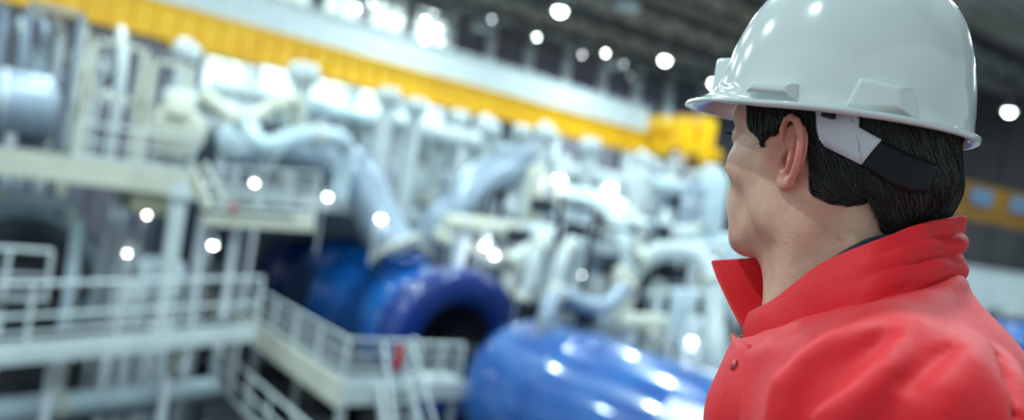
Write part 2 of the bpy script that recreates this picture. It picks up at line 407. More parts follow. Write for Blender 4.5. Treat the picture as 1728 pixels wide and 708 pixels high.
# ------------------------------------------------------------------ hard hat (top-level: it rests on his head)
hat = thing('hard_hat', 'glossy white hard hat with short peak on the head of the person in red', 'hard hat', O_HEAD, ROT_H)
m_hat = mat('hat_plastic', (.70, .74, .72), rough=.16, spec=.5, coat=.5)
HX, HY, HH = .1235, .106, .150
def z_edge(x): return .0445 + (.034 * x if x < 0 else .072 * x)
def dome(psi, e, off=0.):
    """superelliptic crown; e = 0 at the rim, pi/2 at the apex"""
    ce, se = math.cos(e), math.sin(e); n = 2.6 - .55 * max(-.25, math.cos(psi)) - .12; hx = HX - .026 * max(0, math.cos(psi))
    k = (abs(ce) ** n + abs(se) ** n) ** (-1 / n)
    r = ce * k; zz = se * k
    x = (hx - off) * r * math.cos(psi); y = (HY - off) * r * math.sin(psi)
    zb = .037 + .06 * x
    z = zb + (HH - off) * zz
    # raised centre ridge over the crown and two side ridges
    rd = math.exp(-(y / .017) ** 4) * .0045 * min(1, max(0, (z - .085) / .05))
    for sy in (.045, -.045): rd += math.exp(-((y - sy) / .009) ** 4) * .0022 * min(1, max(0, (z - .12) / .03)) * (1 if x < .08 else 0)
    nx, ny, nz = x / HX ** 2, y / HY ** 2, max(0, z - zb) / HH ** 2; l = math.sqrt(nx * nx + ny * ny + nz * nz) + 1e-9
    return Vector((x + nx / l * rd, y + ny / l * rd, z + nz / l * rd))
NP = 120; rows = []
for e in np.linspace(PI / 2 - .001, .13, 46): rows.append([dome(2 * PI * k / NP, e) for k in range(NP)])
def rim(psi, f, dz, ins=0.):
    """f: 0 at the crown wall, 1 at the brim edge"""
    cx, sx = math.cos(psi), math.sin(psi)
    pk = max(0, cx) ** 5 * .022
    ox, oy = (.1295 + pk + (.003 if cx > 0 else 0)) * cx, .1165 * sx
    ix_, iy_ = (HX - ins - .026 * max(0, cx)) * cx, (HY - ins) * sx
    x = ix_ + (ox - ix_) * f; y = iy_ + (oy - iy_) * f
    ze = z_edge(ox); fr = max(0, cx) ** 2
    gut = -.0038 * math.sin(PI * min(1, max(0, f)) ** .8) * (1 - fr)       # rain gutter round the sides and back
    z = ze + (.004 + .022 * fr) * max(0, 1 - f) ** 1.6 + gut + dz
    return Vector((x, y, z))
for f, dz in ((.02, .004), (.08, .0005), (.2, -.001), (.45, 0), (.7, 0), (.88, .0003), (.96, .0002), (1., -.0008), (1.005, -.0024), (.97, -.0036), (.9, -.0038), (.6, -.0036), (.3, -.0036), (.05, -.0036)):
    rows.append([rim(2 * PI * k / NP, f, dz) for k in range(NP)])
for e in (.15, .4, .8, 1.2, PI / 2 - .001): rows.append([dome(2 * PI * k / NP, e, .004) for k in range(NP)])
Vh = [v for r in rows for v in r]
Fh = [(i * NP + k, i * NP + (k + 1) % NP, (i + 1) * NP + (k + 1) % NP, (i + 1) * NP + k) for i in range(len(rows) - 1) for k in range(NP)]
shell = MB().add(Vh, Fh, True).build('shell', m_hat, hat)
def y_shell(x, z): return HY * np.sqrt(np.clip(1 - (x / HX) ** 2, .02, 1)) * np.clip(1 - np.clip((z - .037) / HH, 0, 1) ** 2.6, .1, 1) ** (1 / 2.6)
def lug(name, quad, depth, parent, m, s):
    """a moulded block standing out of the crown: quad = four (x,z) corners of its face"""
    q = np.array(quad); c = q.mean(0)
    def f(P):
        x, y, z = P; yy = y * s; p = poly2(x + 0 * z, z + 0 * x, c + (q - c) * .94) + 0 * yy
        d = smax(p + .25 * (yy - y_shell(x, z) - depth), yy - y_shell(c[0] + (x - c[0]) * .6, c[1]) - depth, .004)
        return smax(d, y_shell(x, z) - .008 - yy, .002)
    lo = [q[:, 0].min() - .01, .03, q[:, 1].min() - .01]; hi = [q[:, 0].max() + .01, .14, q[:, 1].max() + .01]
    if s < 0: lo[1], hi[1] = -hi[1], -lo[1]
    V, F = nets(f, lo, hi, .0009)
    return from_np(name, V, F, m, parent)
for s in (1, -1):
    lug('accessory_slot', [(-.0690, .0675), (-.1000, .0645), (-.1040, .0430), (-.0620, .0440)], .007, hat, m_hat, s)
    lug('brim_clip', [(.0150, .0600), (-.0230, .0585), (-.0225, .0490), (.0200, .0520)], .0115, hat, m_hat, s)
# badge block at the front
bm = MB(); bm.box(.070, .1130, -.037, .037, .067, .102, .004)
fl = bm.build('front_block', m_hat, hat); smooth_angle(fl, 50)
# suspension: pale plastic side strap and black nape band
m_strap = mat('strap_plastic', (.62, .63, .68), rough=.45)
m_black = mat('black_plastic', (.006, .006, .007), rough=.5, spec=.25)
def y_hair(x, z):
    """outermost hair surface at (x, z)"""
    ys = np.linspace(.02, .12, 400); d = hair_sdf([np.full(400, x), ys, np.full(400, z)]); k = np.where(d < 0)[0]
    return ys[k[-1]] if len(k) else .03
def sheet(name, poly, off, th, m, parent):
    bm = bmesh.new(); vs = [bm.verts.new((x, 0, z)) for x, z in poly]; bm.faces.new(vs)
    bmesh.ops.triangulate(bm, faces=bm.faces[:]); bmesh.ops.subdivide_edges(bm, edges=bm.edges[:], cuts=7, use_grid_fill=True)
    for v in bm.verts: v.co.y = min(.105, max(y_hair(v.co.x, v.co.z), y_hair(v.co.x + .006, v.co.z), y_hair(v.co.x - .006, v.co.z)) + off)
    me = bpy.data.meshes.new(name); bm.to_mesh(me); bm.free(); me.materials.append(m)
    me.polygons.foreach_set('use_smooth', [True] * len(me.polygons))
    o = link(bpy.data.objects.new(name, me), parent); md = o.modifiers.new('thickness', 'SOLIDIFY'); md.thickness = th; md.offset = 0
    return o
STRAP = [(-.0305, .058), (-.0300, .0440), (-.0335, .0350), (-.0345, .0270), (-.0355, .0220), (-.0375, .0170), (-.0420, .0120), (-.0725, -.0005), (-.0835, .0215), (-.0625, .0325), (-.0605, .0350), (-.0618, .058)]
sheet('side_strap', STRAP, .004, .002, m_strap, hat)
sheet('nape_strap', [(-.0710, -.0005), (-.0820, .0215), (-.0975, .0150), (-.1080, .0105), (-.1180, .008), (-.1160, -.016), (-.106, -.018), (-.0950, -.0140)], .0028, .002, m_black, hat)
MB().box(-.052, -.046, .085, .1, .034, .040, .001).build('strap_key', m_black, hat)

# ------------------------------------------------------------------ jacket
m_red = mat('red_fabric', (.74, .010, .018), rough=.62, spec=.3, sheen=.12, bump=.25, bscale=160)
def fold(P, pts, r, d, k): return smin(d, chain(P, pts, r), k)
CT = [(.1078, .012, -.0078), (.0886, .035, .0071), (.067, .053, .030), (.046, .065, .0517), (.0105, .07, .0748), (-.0223, .045, .0952), (-.05, 0, .1072), (-.028, -.05, .098), (.02, -.075, .078), (.07, -.07, .056), (.1065, -.058, .0456), (.1613, -.05, .0315)]
CB = [(.1049, .014, -.0358), (.090, .036, -.036), (.064, .066, -.022), (.0367, .085, -.0037), (.0033, .092, .0202), (-.0297, .064, .0381), (-.0600, 0, .0452), (-.035, -.06, .035), (.01, -.09, .018), (.055, -.075, -.006), (.085, -.045, -.02), (.1147, -.010, -.0250)]
FOLDS = [  # crests of the cloth over the near shoulder
    ([(-.0187, .1822, .0167), (-.0076, .2172, .0047), (.0022, .2374, -.0102), (.0114, .2482, -.0268), (.0192, .2532, -.0427), (.022, .262, -.08)], [.004, .007, .009, .010, .010, .006], .016),
    ([(.0043, .1984, .0085), (.0243, .2082, -.002), (.0391, .2111, -.0149), (.0493, .2174, -.0325), (.05, .225, -.07)], [.005, .009, .011, .011, .006], .022),
    ([(.0088, .2438, -.0197), (.019, .2469, -.0321), (.0295, .2463, -.0441), (.032, .25, -.075)], [.003, .0055, .006, .004], .008),
    ([(-.0638, .1399, .0113), (-.0508, .2089, .0007), (-.0429, .2368, -.0146), (-.045, .255, -.05)], [.006, .008, .009, .007], .014),
    ([(-.0217, .2213, -.0002), (-.0095, .2374, -.0085), (0, .2484, -.0217), (.006, .2555, -.037), (.004, .268, -.08)], [.003, .006, .007, .007, .005], .012),
    ([(-.0838, .1189, .0016), (-.0843, .1789, -.010), (-.0847, .213, -.025), (-.08, .24, -.07)], [.005, .006, .007, .006], .012),
]
CREASES = [
    ([(-.0067, .2033, .015), (.0077, .2338, -.0052), (.0219, .2443, -.0252), (.0322, .2451, -.0389), (.036, .25, -.07)], [.002, .004, .005, .005, .003], .012),
    ([(-.0457, .1996, .0102), (-.032, .2245, .0024), (-.0202, .2448, -.0124)], [.003, .004, .003], .010),
    ([(-.0753, .1455, .0067), (-.0763, .1982, -.006), (-.0778, .2233, -.0222)], [.002, .004, .003], .008),
]
def jacket_sdf(P, detail=True):
    x, y, z = P
    zz = np.array([-.80, -.62, -.45, -.30, -.18, -.10, -.05, -.02, .0, .02, .045, .075])
    aa = np.interp(z, zz, [.155, .15, .142, .15, .150, .142, .1295, .1185, .1095, .097, .086, .078])
    bb = np.interp(z, zz, [.215, .205, .195, .205, .215, .218, .215, .205, .190, .165, .11, .082])
    cx = np.interp(z, zz, [.005, .005, 0, -.002, -.010, -.012, -.0115, -.0065, -.0035, .003, .02, .027])
    q = np.sqrt(np.where(x > cx, np.abs((x - cx) / aa) ** 1.18, ((x - cx) / aa) ** 2) + (y / bb) ** 2); d = (q - 1) * aa * .85
    d = smax(d, (z - .026 + .556 * x) * .874, .012); d = smax(d, -.80 - z, .02)
    for s in (1, -1):
        arm = smin(cone(P, (-.030, .182 * s, -.076), (-.040, .245 * s, -.36), .084, .066), cone(P, (-.035, .245 * s, -.36), (.07, .205 * s, -.60), .064, .055), .02)
        d = smin(d, arm, .05)
    d = smin(d, chain(P, [(p[0] - .006, p[1] * .9, p[2] - .004) for p in CB[:5]], [.006, .010, .012, .011, .004]), .03)   # cloth rising into the collar
    if detail:
        d = smin(d, ell(P, (.089, -.070, -.140), (.050, .062, .105)), .03)       # far front of the coat
        for pts, r, k in FOLDS: d = smin(d, chain(P, pts, r), k)
        for pts, r, k in CREASES: d = smax(d, -chain(P, pts, r), k)
        d = d + .0022 * np.sin(38 * x + 55 * z + 20 * y) * np.sin(21 * y - 33 * z) + .0011 * np.sin(90 * x - 60 * z + 3) * np.sin(70 * y + 40 * z)
    return d
V, Fq = nets(jacket_sdf, (-.21, -.36, -.83), (.21, .36, .09), .008, (((-.13, .13, .0042),), ((.05, .28, .0042),), ((-.15, .06, .0042),)))
V = relax(V, Fq, 2, .5)
jacket = in_frame(from_np('jacket', V, Fq, m_red, person), N_BODY, ROT_B)
def jx(y, z):
    """front surface of the jacket at (y, z)"""
    xs = np.linspace(-.05, .22, 500); d = jacket_sdf([xs, np.full(500, y), np.full(500, z)]); k = np.where(d < 0)[0]
    return xs[k[-1]] if len(k) else .1
def strip(name, bot, top, th, m, parent, n=8, rows=10, disp=None, roll=0.):
    """a standing band of cloth between two edge curves"""
    B = bez(bot, n); T = bez(top, n); V = []; c = len(B)
    for j in range(rows + 1):
        t = j / rows
        for i, (b, tp) in enumerate(zip(B, T)):
            p = b.lerp(tp, t); out = Vector((p.x - .025, p.y, 0)); out = out.normalized() if out.length > 0 else out
            p = p + out * (math.sin(PI * t) * roll + (disp(i / (c - 1), t) if disp else 0)); V.append(p)
    F = [(j * c + i, j * c + i + 1, (j + 1) * c + i + 1, (j + 1) * c + i) for j in range(rows) for i in range(c - 1)]
    o = from_np(name, [v[:] for v in V], F, m, parent)
    md = o.modifiers.new('thickness', 'SOLIDIFY'); md.thickness = th; md.offset = 0
    md = o.modifiers.new('round', 'SUBSURF'); md.levels = 1; md.render_levels = 1
    return o
def gather(u, t):
    w = math.exp(-((u - .55) / .16) ** 2)
    seam = sum(math.exp(-((t - c - .03 * math.sin(9 * u)) / .035) ** 2) for c in (.52, .78)) * math.exp(-((u - .5) / .12) ** 4)
    return -.0034 * seam + w * (.0016 * math.sin(t * 17 + 6 * u) + .0012 * math.sin(u * 120 + 5 * t) * (t > .35) + .0012 * math.sin(u * 63 - 9 * t)) + .0007 * math.sin(u * 40 + t * 6)
in_frame(strip('collar', CB, CT, .004, m_red, jacket, 12, 24, gather, .004), Vector(), 0)
m_navy = mat('navy_shirt', (.012, .014, .024), rough=.8, bump=.3, bscale=500)
ST = [(p[0] - .012 * (p[0] - .025) / .08, p[1] * .86, p[2] + (.0035 if i < 5 else -.012)) for i, p in enumerate(CT)]; ST[0] = (.092, .012, -.004); ST[-1] = (.105, -.02, -.003); ST[-2] = (.085, -.055, .02)
SB = [(p[0], p[1], p[2] - .05) for p in ST]
in_frame(strip('shirt_collar', SB, ST, .003, m_navy, person), N_BODY, ROT_B)

# storm flap down the front with its snap buttons, the zip showing in the notch
ZS = np.concatenate([np.linspace(-.028, -.12, 14), np.linspace(-.15, -.70, 16)]); YS = np.linspace(0, 1, 12); V = []
for z in ZS:
    y0 = np.interp(-z, [.028, .045, .0615, .08, .10, .2, .7], [.026, .050, .068, .078, .078, .04, .0])
    for t in YS:
        y = y0 + .058 * t; V.append((jx(y, min(z, -.036)) + .0065 - .019 * max(0, t - .35) ** 1.3 * 1.2, y, z))
c = len(YS); F = [(j * c + i, j * c + i + 1, (j + 1) * c + i + 1, (j + 1) * c + i) for j in range(len(ZS) - 1) for i in range(c - 1)]
fl = from_np('storm_flap', V, F, m_red, jacket); md = fl.modifiers.new('thickness', 'SOLIDIFY'); md.thickness = .004; md.offset = 0
m_snap = mat('snap_metal', (.36, .02, .025), rough=.35, metal=.2)
for ys, z in ((.088, -.048), (.070, -.20), (.050, -.34), (.035, -.48)):
    x = jx(ys, z); e = .004; nrm = Vector((1, -(jx(ys + e, z) - jx(ys - e, z)) / (2 * e), -(jx(ys, z + e) - jx(ys, z - e)) / (2 * e))).normalized()
    MB().lathe(Vector((x, ys, z)) + nrm * .0022, nrm, [(1e-4, .003), (.003, .0032), (.0035, .0022), (.0055, .0022), (.0062, .001), (.0064, -.004)], 20).build('snap_button', m_snap, jacket)
m_zip = mat('brass_zip', (.35, .16, .05), rough=.4, metal=.6)
zb = MB()
for i in range(14):
    z = -.020 - i * .0028; x = jx(.006, min(z, -.03)) + .001; zb.box(x - .004, x + .002, .004, .012, z - .0009, z + .0009)
zb.build('zip', m_zip, jacket)

# ------------------------------------------------------------------ trousers and boots (below the frame; he stands on the gallery)
zf = GALLERY_Z - N_BODY.z
def trousers_sdf(P):
    d = ell(P, (0, 0, -.74), (.135, .175, .13))
    for s in (1, -1): d = smin(d, chain(P, [(0, .09 * s, -.76), (.01, .105 * s, -1.05), (-.01, .11 * s, zf + .09)], [.098, .073, .062]), .03)
    return smax(d, zf + .085 - P[2], .004)
V, Fq = nets(trousers_sdf, (-.2, -.25, zf), (.2, .25, -.56), .012)
m_trouser = mat('trousers', (.02, .025, .045), rough=.8, bump=.3)
in_frame(from_np('trousers', V, Fq, m_trouser, person), N_BODY, ROT_B)
m_boot = mat('boot_leather', (.03, .02, .015), rough=.5)
for s in (1, -1):
    def boot_sdf(P):
        d = cone(P, (-.02, .11 * s, zf + .12), (-.01, .11 * s, zf + .06), .056, .05)
        d = smin(d, cone(P, (-.03, .11 * s, zf + .04), (.14, .125 * s, zf + .036), .042, .04), .03)
        return smax(smax(d, zf - P[2], .004), P[2] - zf - .15, .004)
    V, Fq = nets(boot_sdf, (-.11, .11 * s - .09, zf - .02), (.22, .11 * s + .09, zf + .17), .008)
    in_frame(from_np('boot', V, Fq, m_boot, person), N_BODY, ROT_B)
# ================================================================== MATERIALS OF THE HALL
m_white = mat('white_paint', (.60, .66, .67), rough=.4, noise=.12, nscale=1.2)
m_cream = mat('cream_paint', (.68, .68, .56), rough=.45, noise=.12, nscale=1.2)
m_pale = mat('pale_blue_paint', (.55, .68, .74), rough=.35, noise=.15, nscale=1.)
m_slate = mat('slate_gap', (.16, .21, .28), rough=.5, noise=.4, nscale=.5)
m_lag = mat('pipe_lagging', (.30, .37, .46), rough=.38, metal=.25, noise=.2, nscale=1.5)
m_alu = mat('aluminium_cladding', (.70, .76, .80), rough=.3, metal=.6, noise=.15, nscale=2)
m_blue = mat('cobalt_paint', (.004, .070, .32), rough=.28, spec=.5, coat=.9, noise=.25, nscale=.8, color2=(.006, .115, .40))
m_bluedk = mat('navy_paint', (.003, .030, .22), rough=.36, coat=.5, noise=.2, nscale=1)
m_dark = mat('dark_steel', (.025, .03, .045), rough=.5, metal=.3, noise=.3, nscale=2)
m_casing = mat('grey_casing', (.10, .13, .17), rough=.42, metal=.3, noise=.45, nscale=.7, color2=(.05, .05, .05))
m_yellow = mat('crane_yellow', (.86, .50, .012), rough=.42, noise=.12, nscale=.6, color2=(.80, .42, .01))
m_ochre = mat('ochre_paint_shaded', (.21, .095, .012), rough=.5, noise=.2, nscale=.8)  # shadow on the second crane is mixed into this darkened colour
m_red = bpy.data.materials['red_fabric']
m_redp = mat('red_paint', (.55, .05, .02), rough=.4)
m_conc = mat('concrete', (.07, .075, .085), rough=.8, noise=.3, nscale=.6, bump=.3, bscale=8)
m_deck = mat('deck_plate', (.34, .38, .40), rough=.5, noise=.25, nscale=.8)
m_grate = mat('steel_grating', (.05, .055, .065), rough=.5, metal=.5, noise=.3, nscale=4)
m_wall = mat('wall_sheeting', (.20, .19, .24), rough=.7, noise=.35, nscale=.25)
m_pil = mat('grey_steel', (.78, .83, .88), rough=.5, noise=.2, nscale=.5)
m_ceil = mat('roof_sheeting', (.24, .22, .20), rough=.8, noise=.5, nscale=.35, color2=(.40, .38, .35))
m_glass = mat('daylit_glass', (.6, .7, .68), rough=.2, emit=(.70, .86, .78), estr=.95)
m_lamp = mat('lamp_glow', (1, 1, 1), emit=(.93, 1, .98), estr=26)
m_lampsoft = mat('lamp_glow_dim', (1, 1, 1), emit=(.85, .96, 1), estr=7)
m_shade = mat('lamp_shade_metal', (.55, .62, .66), rough=.35, metal=.7)
m_glassb = mat('cab_glass', (.10, .17, .26), rough=.1, spec=.8)

# ================================================================== SETTING
def struct(name, mb, m, parent=None):
    o = mb.build(name, m, parent)
    if parent is None: o['kind'] = 'structure'
    return o
struct('floor', MB().box(-25, 78, -20, 66, -.4, 0), m_conc)
struct('floor_upper', MB().box(17.4, 77.9, 6, 65.9, 3.5, 4.0), m_deck)
mb = MB(); mb.box(-25, 78, 66, 66.5, 0, 30)
for k in range(40): x = -24 + k * 2.55; mb.box(x, x + .18, 65.85, 66, 0, 29.8)
wall_far = struct('wall_far', mb, m_wall)
mb = MB(); mb.box(78, 78.5, -20, 66.5, 0, 30)
for k in range(30): y = -19 + k * 2.8; mb.box(77.85, 78, y, y + .2, 0, 29.8)
struct('wall_right', mb, mat('dark_sheeting', (.06, .058, .065), rough=.7, noise=.3, nscale=.3))
mb = MB(); mb.box(-25, 78.5, -20, 66.5, 26, 26.4)
for k in range(60): y = -19.5 + k * 1.42; mb.box(-25, 78, y, y + .22, 25.8, 26)
struct('ceiling', mb, m_ceil)
for n, y in enumerate((20, 30, 38, 46, 54, 61)):
    mb = MB(); mb.box(-25, 78, y - .18, y + .18, 25.3, 25.8); mb.box(-25, 78, y - .18, y + .18, 23.6, 23.9)
    for k in range(34):
        x = -25 + k * 3.03; mb.bar((x, y, 23.8), (x + 1.5, y, 25.4), .14, .14); mb.bar((x + 1.5, y, 25.4), (x + 3.03, y, 23.8), .14, .14)
    struct('trim_%d' % (n + 1), mb, mat('truss_steel_%d' % n, (.085, .088, .09), rough=.6, noise=.3, nscale=1))
# tall windows and pilasters of the far wall
for n, x in enumerate((15.5, 19.7, 23.9, 28.1, 32.3)):
    f = MB(); w = 3.3
    for a, b, c, d in ((0, .22, 0, 13), (w - .22, w, 0, 13), (0, w, 0, .2), (0, w, 12.8, 13), (0, w, 4.3, 4.5), (0, w, 8.6, 8.8), (w / 2 - .08, w / 2 + .08, 0, 13)): f.box(x + a, x + b, 65.5, 65.84, 12.4 + c, 12.4 + d)
    wn = struct('window_%d' % (n + 1), f, m_pil)
    g = MB().box(x + .1, x + w - .1, 65.66, 65.72, 12.5, 25.3).build('window_pane', m_glass, wn)
PILX = [14.6, 18.9, 23.1, 27.3, 31.5, 35.9, 40.2, 44.6, 49.2, 54, 58.8, 63.5, 68.5]
for i, x in enumerate(PILX):
    t = thing('wall_column', '%s steel column from the left against the far wall' % ORD[i], 'column', (x, 65.3, 0), 0, 'steel columns of the far wall')
    mb = MB(); mb.box(-.35, .35, -.04, .04, 0, 25.6); mb.build('web', m_pil, t)
    MB().box(-.35, -.27, -.42, .42, 0, 25.6).build('flange', m_pil, t); MB().box(.27, .35, -.42, .42, 0, 25.6).build('flange', m_pil, t)
    MB().box(-.6, .6, -.5, .5, 0, .12).build('base_plate', m_pil, t)

# ================================================================== BUILDERS
def railing(label, pts, h=1.1, group=None, m=None, step=1.9, r=.045, name='railing', mids=1, toe=True):
    """tubular guard rail along a polyline at deck level"""
    m = m or m_white; P = [Vector(p) for p in pts]
    t = thing(name, label, 'railing', P[0], 0, group); Q = [p - P[0] for p in P]; up = Vector((0, 0, h))
    MB().tube([q + up for q in Q], r).build('top_rail', m, t)
    for k in range(mids): MB().tube([q + up * (k + 1) / (mids + 1) for q in Q], r * .8).build('mid_rail', m, t)
    for a, b in zip(Q[:-1], Q[1:]):
        n = max(1, round((b - a).length / step))
        for k in range(n + (1 if b is Q[-1] else 0)):
            q = a.lerp(b, k / n); MB().tube([q, q + up], r * 1.05).build('post', m, t)
    if toe:
        mb = MB()
        for a, b in zip(Q[:-1], Q[1:]): mb.bar(a + Vector((0, 0, .09)), b + Vector((0, 0, .09)), .02, .16)
        mb.build('toe_board', m, t)
    return t
def pipe(label, pts, r, m, flanges=(), group=None, name='pipe', n=8, fm=None, cat='pipe'):
    P = bez(pts, n) if len(pts) > 2 else [Vector(p) for p in pts]; o = P[0].copy()
    t = thing(name, label, cat, o, 0, group)
    MB().tube([p - o for p in P], r, 20).build('pipe_run', m, t)
    for f in flanges:
        i = int(f * (len(P) - 1)); a = P[max(0, i - 1)]; b = P[min(len(P) - 1, i + 1)]; d = (b - a).normalized()
        MB().lathe(P[i] - o, d, [(r * .9, -.09), (r * 1.28, -.09), (r * 1.28, .09), (r * .9, .09)], 24).build('flange', fm or m_cream, t)
    return t
def vessel(label, c, axis, r, L, m, base_z, name='tank', cat='tank', group=None, bands=2, ends=.35):
    """domed vessel with saddles or legs down to what it stands on"""
    c = Vector(c); a = Vector(axis).normalized(); t = thing(name, label, cat, (c.x, c.y, base_z), 0, group); q = Vector((0, 0, c.z - base_z))
    prof = [(r * math.sin(k * PI / 12), -L / 2 - r * ends * math.cos(k * PI / 12)) for k in range(7)] + [(r, L / 2)] + [(r * math.cos(k * PI / 12), L / 2 + r * ends * math.sin(k * PI / 12)) for k in range(1, 7)]
    MB().lathe(q, a, prof, 36).build('shell', m, t)
    for k in range(bands):
        d = -L / 2 + L * (k + .5) / bands
        MB().lathe(q, a, [(r * .98, d - .06), (r * 1.04, d - .06), (r * 1.04, d + .06), (r * .98, d + .06)], 36).build('band', m_alu, t)
    if abs(a.z) > .7:
        u = a.orthogonal().normalized(); w = a.cross(u)
        for k in range(4):
            d = (u * math.cos(k * PI / 2 + .8) + w * math.sin(k * PI / 2 + .8)) * r * .86; zt = q.z - L / 2 + .2
            if zt > .05: MB().bar(Vector((d.x, d.y, 0)), Vector((d.x, d.y, zt)), .16, .16).build('leg', m_pil, t)
    else:
        for s in (-.32, .32):
            p = q + a * L * s; h = Vector((a.y, -a.x, 0)) * r * .75
            if q.z - r * .6 > .05:
                mb = MB(); mb.bar(Vector((p.x, p.y, 0)), Vector((p.x, p.y, q.z - r * .55)), .3, r * 1.3); mb.build('saddle', m_pil, t)
    return t
def valve(label, p, r, axis, base_z, m, group=None):
    """hand wheel on a stem over a flanged body, on a pipe stub down to its support"""
    p = Vector(p); a = Vector(axis).normalized(); t = thing('gate_valve', label, 'valve', (p.x, p.y, base_z), 0, group); q = Vector((0, 0, p.z - base_z))
    b = q - a * r * 1.9
    MB().lathe(b, a, [(1e-4, -r * .7), (r * .5, -r * .55), (r * .62, 0), (r * .4, r * .5), (r * .5, r * .55), (r * .5, r * .75), (1e-4, r * .78)], 20).build('valve_body', m, t)
    MB().tube([b, q + a * .1], r * .1).build('stem', m_alu, t)
    w = MB(); u = a.orthogonal().normalized(); v = a.cross(u)
    ring = [q + (u * math.cos(k * PI / 12) + v * math.sin(k * PI / 12)) * r for k in range(25)]
    w.tube(ring, r * .11, 8, False)
    for k in range(4): w.tube([q, q + (u * math.cos(k * PI / 2) + v * math.sin(k * PI / 2)) * r], r * .07, 6)
    w.build('hand_wheel', m, t)
    MB().tube([Vector((b.x, b.y, 0)), b], r * .3).build('pipe_stub', m, t)
    return t
def lamp(label, p, r, group=None, glow=None, top=None, wall=None, name='hall_lamp'):
    """reflector lamp: bell shade, glowing bulb, and the rod or bracket that carries it"""
    p = Vector(p); t = thing(name, label, 'lamp', p, 0, group)
    MB().lathe((0, 0, 0), (0, 0, 1), [(r * 1.25, -.1 * r), (r * 1.1, .5 * r), (r * .5, 1.3 * r), (r * .35, 2. * r), (1e-3, 2.05 * r)], 24).build('lamp_shade', m_shade, t)
    MB().lathe((0, 0, 0), (0, 0, 1), [(1e-3, -r * .75), (r * .6, -r * .55), (r * .95, 0), (r * .8, .4 * r), (1e-3, .5 * r)], 20).build('bulb', glow or m_lamp, t)
    if top is not None: MB().tube([(0, 0, 2 * r), (0, 0, top - p.z)], .035, 6).build('hanger', m_shade, t)
    if wall is not None: MB().tube([(0, 0, 1.9 * r), Vector(wall) - p], .05, 6).build('bracket', m_shade, t)
    return t

# ================================================================== BLUE MACHINES
def lathe_y(prof, c, n=64): return MB().lathe(c, (0, 1, 0), prof, n)
tx, tz = 15.3, 4.62
turb = thing('steam_turbine', 'cobalt blue turbine casing with big dark-centred ring facing the second blue drum', 'turbine', (tx, 24, 0))
lathe_y([(2.3, 1.0), (2.5, 1.3), (2.5, 3.9), (2.38, 4.1), (2.38, 7.2), (2.54, 7.4), (2.54, 7.9), (2.34, 8.1), (2.25, 11.2), (1.8, 12.2), (1e-3, 12.4)], (0, 0, tz)).build('casing', m_blue, turb)
lathe_y([(1.5, .25), (1.65, -.05), (2.5, -.1), (2.74, .05), (2.8, .5), (2.7, .95), (2.3, 1.1)], (0, 0, tz)).build('end_ring', m_bluedk, turb)
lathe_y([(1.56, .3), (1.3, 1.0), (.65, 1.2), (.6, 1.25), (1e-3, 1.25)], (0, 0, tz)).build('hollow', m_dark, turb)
lathe_y([(1e-3, -3.6), (.38, -3.6), (.38, 1.2), (1e-3, 1.25)], (0, 0, tz), 32).build('shaft', m_dark, turb)
for d in (4.0, 7.65):
    for k in range(28):
        a = k * 2 * PI / 28
        MB().lathe((2.54 * math.cos(a), d, tz + 2.54 * math.sin(a)), (0, 1, 0), [(1e-3, -.12), (.07, -.12), (.07, .12), (1e-3, .12)], 6).build('bolt', m_blue, turb)
lathe_y([(1.7, 12.2), (2.1, 12.3), (2.15, 15.5), (1.5, 16.2), (1e-3, 16.3)], (0, 0, tz)).build('rear_housing', m_bluedk, turb)
for x, y in ((-.9, 3.4), (.9, 5.6)):
    MB().lathe((x, y, tz + 2.1), (0, 0, 1), [(.86, -.3), (.82, .42), (.98, .44), (.98, .62), (.7, .64)], 36).build('nozzle', m_blue, turb)
MB().lathe((-.9, 9.2, tz + 1.8), (-.3, 0, 1), [(1.3, -.3), (1.25, .35), (1.0, .65), (.5, .85), (1e-3, .88)], 36).build('dome_cover', m_blue, turb)
for y in (2.2, 9.6): MB().box(-1.9, 1.9, y - .7, y + .7, 0, tz - 1.35, .06).build('pedestal', m_conc, turb)
gx, gz = 14.8, 4.55
gen = thing('generator', 'long cobalt blue drum in front of the ringed turbine, running toward the person', 'generator', (gx, 12, 0))
lathe_y([(1e-3, 8.3), (.9, 8.25), (1.6, 8.05), (2.0, 7.5), (2.18, 6.8), (2.2, 3.3), (2.2, -7.5), (2.05, -8.2), (1e-3, -8.3)], (0, 0, gz), 72).build('drum', m_blue, gen)
for d in (-5.4, 4.6): lathe_y([(2.19, d - .07), (2.225, d - .07), (2.225, d + .07), (2.19, d + .07)], (0, 0, gz), 72).build('band', m_blue, gen)
m_reflection = mat('white_reflection', (.86, .92, .95), rough=.3)
def cover(y0, y1, a0, a1, parent, r=2.225):  # raised white patch standing for a light reflection on the drum
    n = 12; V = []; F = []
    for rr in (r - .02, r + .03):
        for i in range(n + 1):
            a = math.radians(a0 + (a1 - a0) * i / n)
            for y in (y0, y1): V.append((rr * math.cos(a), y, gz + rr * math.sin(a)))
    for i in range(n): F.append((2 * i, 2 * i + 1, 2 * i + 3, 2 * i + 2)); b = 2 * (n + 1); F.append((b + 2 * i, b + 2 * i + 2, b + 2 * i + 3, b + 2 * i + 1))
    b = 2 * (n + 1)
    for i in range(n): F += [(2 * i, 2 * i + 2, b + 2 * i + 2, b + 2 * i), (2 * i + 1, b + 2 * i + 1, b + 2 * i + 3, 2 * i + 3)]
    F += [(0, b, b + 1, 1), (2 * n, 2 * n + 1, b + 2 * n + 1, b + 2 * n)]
    return MB().add(V, F, True).build('reflection_patch', m_reflection, parent)
REFLECTIONS = [(-1.5, .3, 128, 143), (-1.2, .9, 84, 92), (-3.6, -2.2, 100, 108)]
for c in REFLECTIONS: cover(*c, gen)
for y in (-5.5, 0, 5): MB().box(-1.6, 1.6, y - .6, y + .6, 0, gz - 1.2, .06).build('pedestal', m_conc, gen)

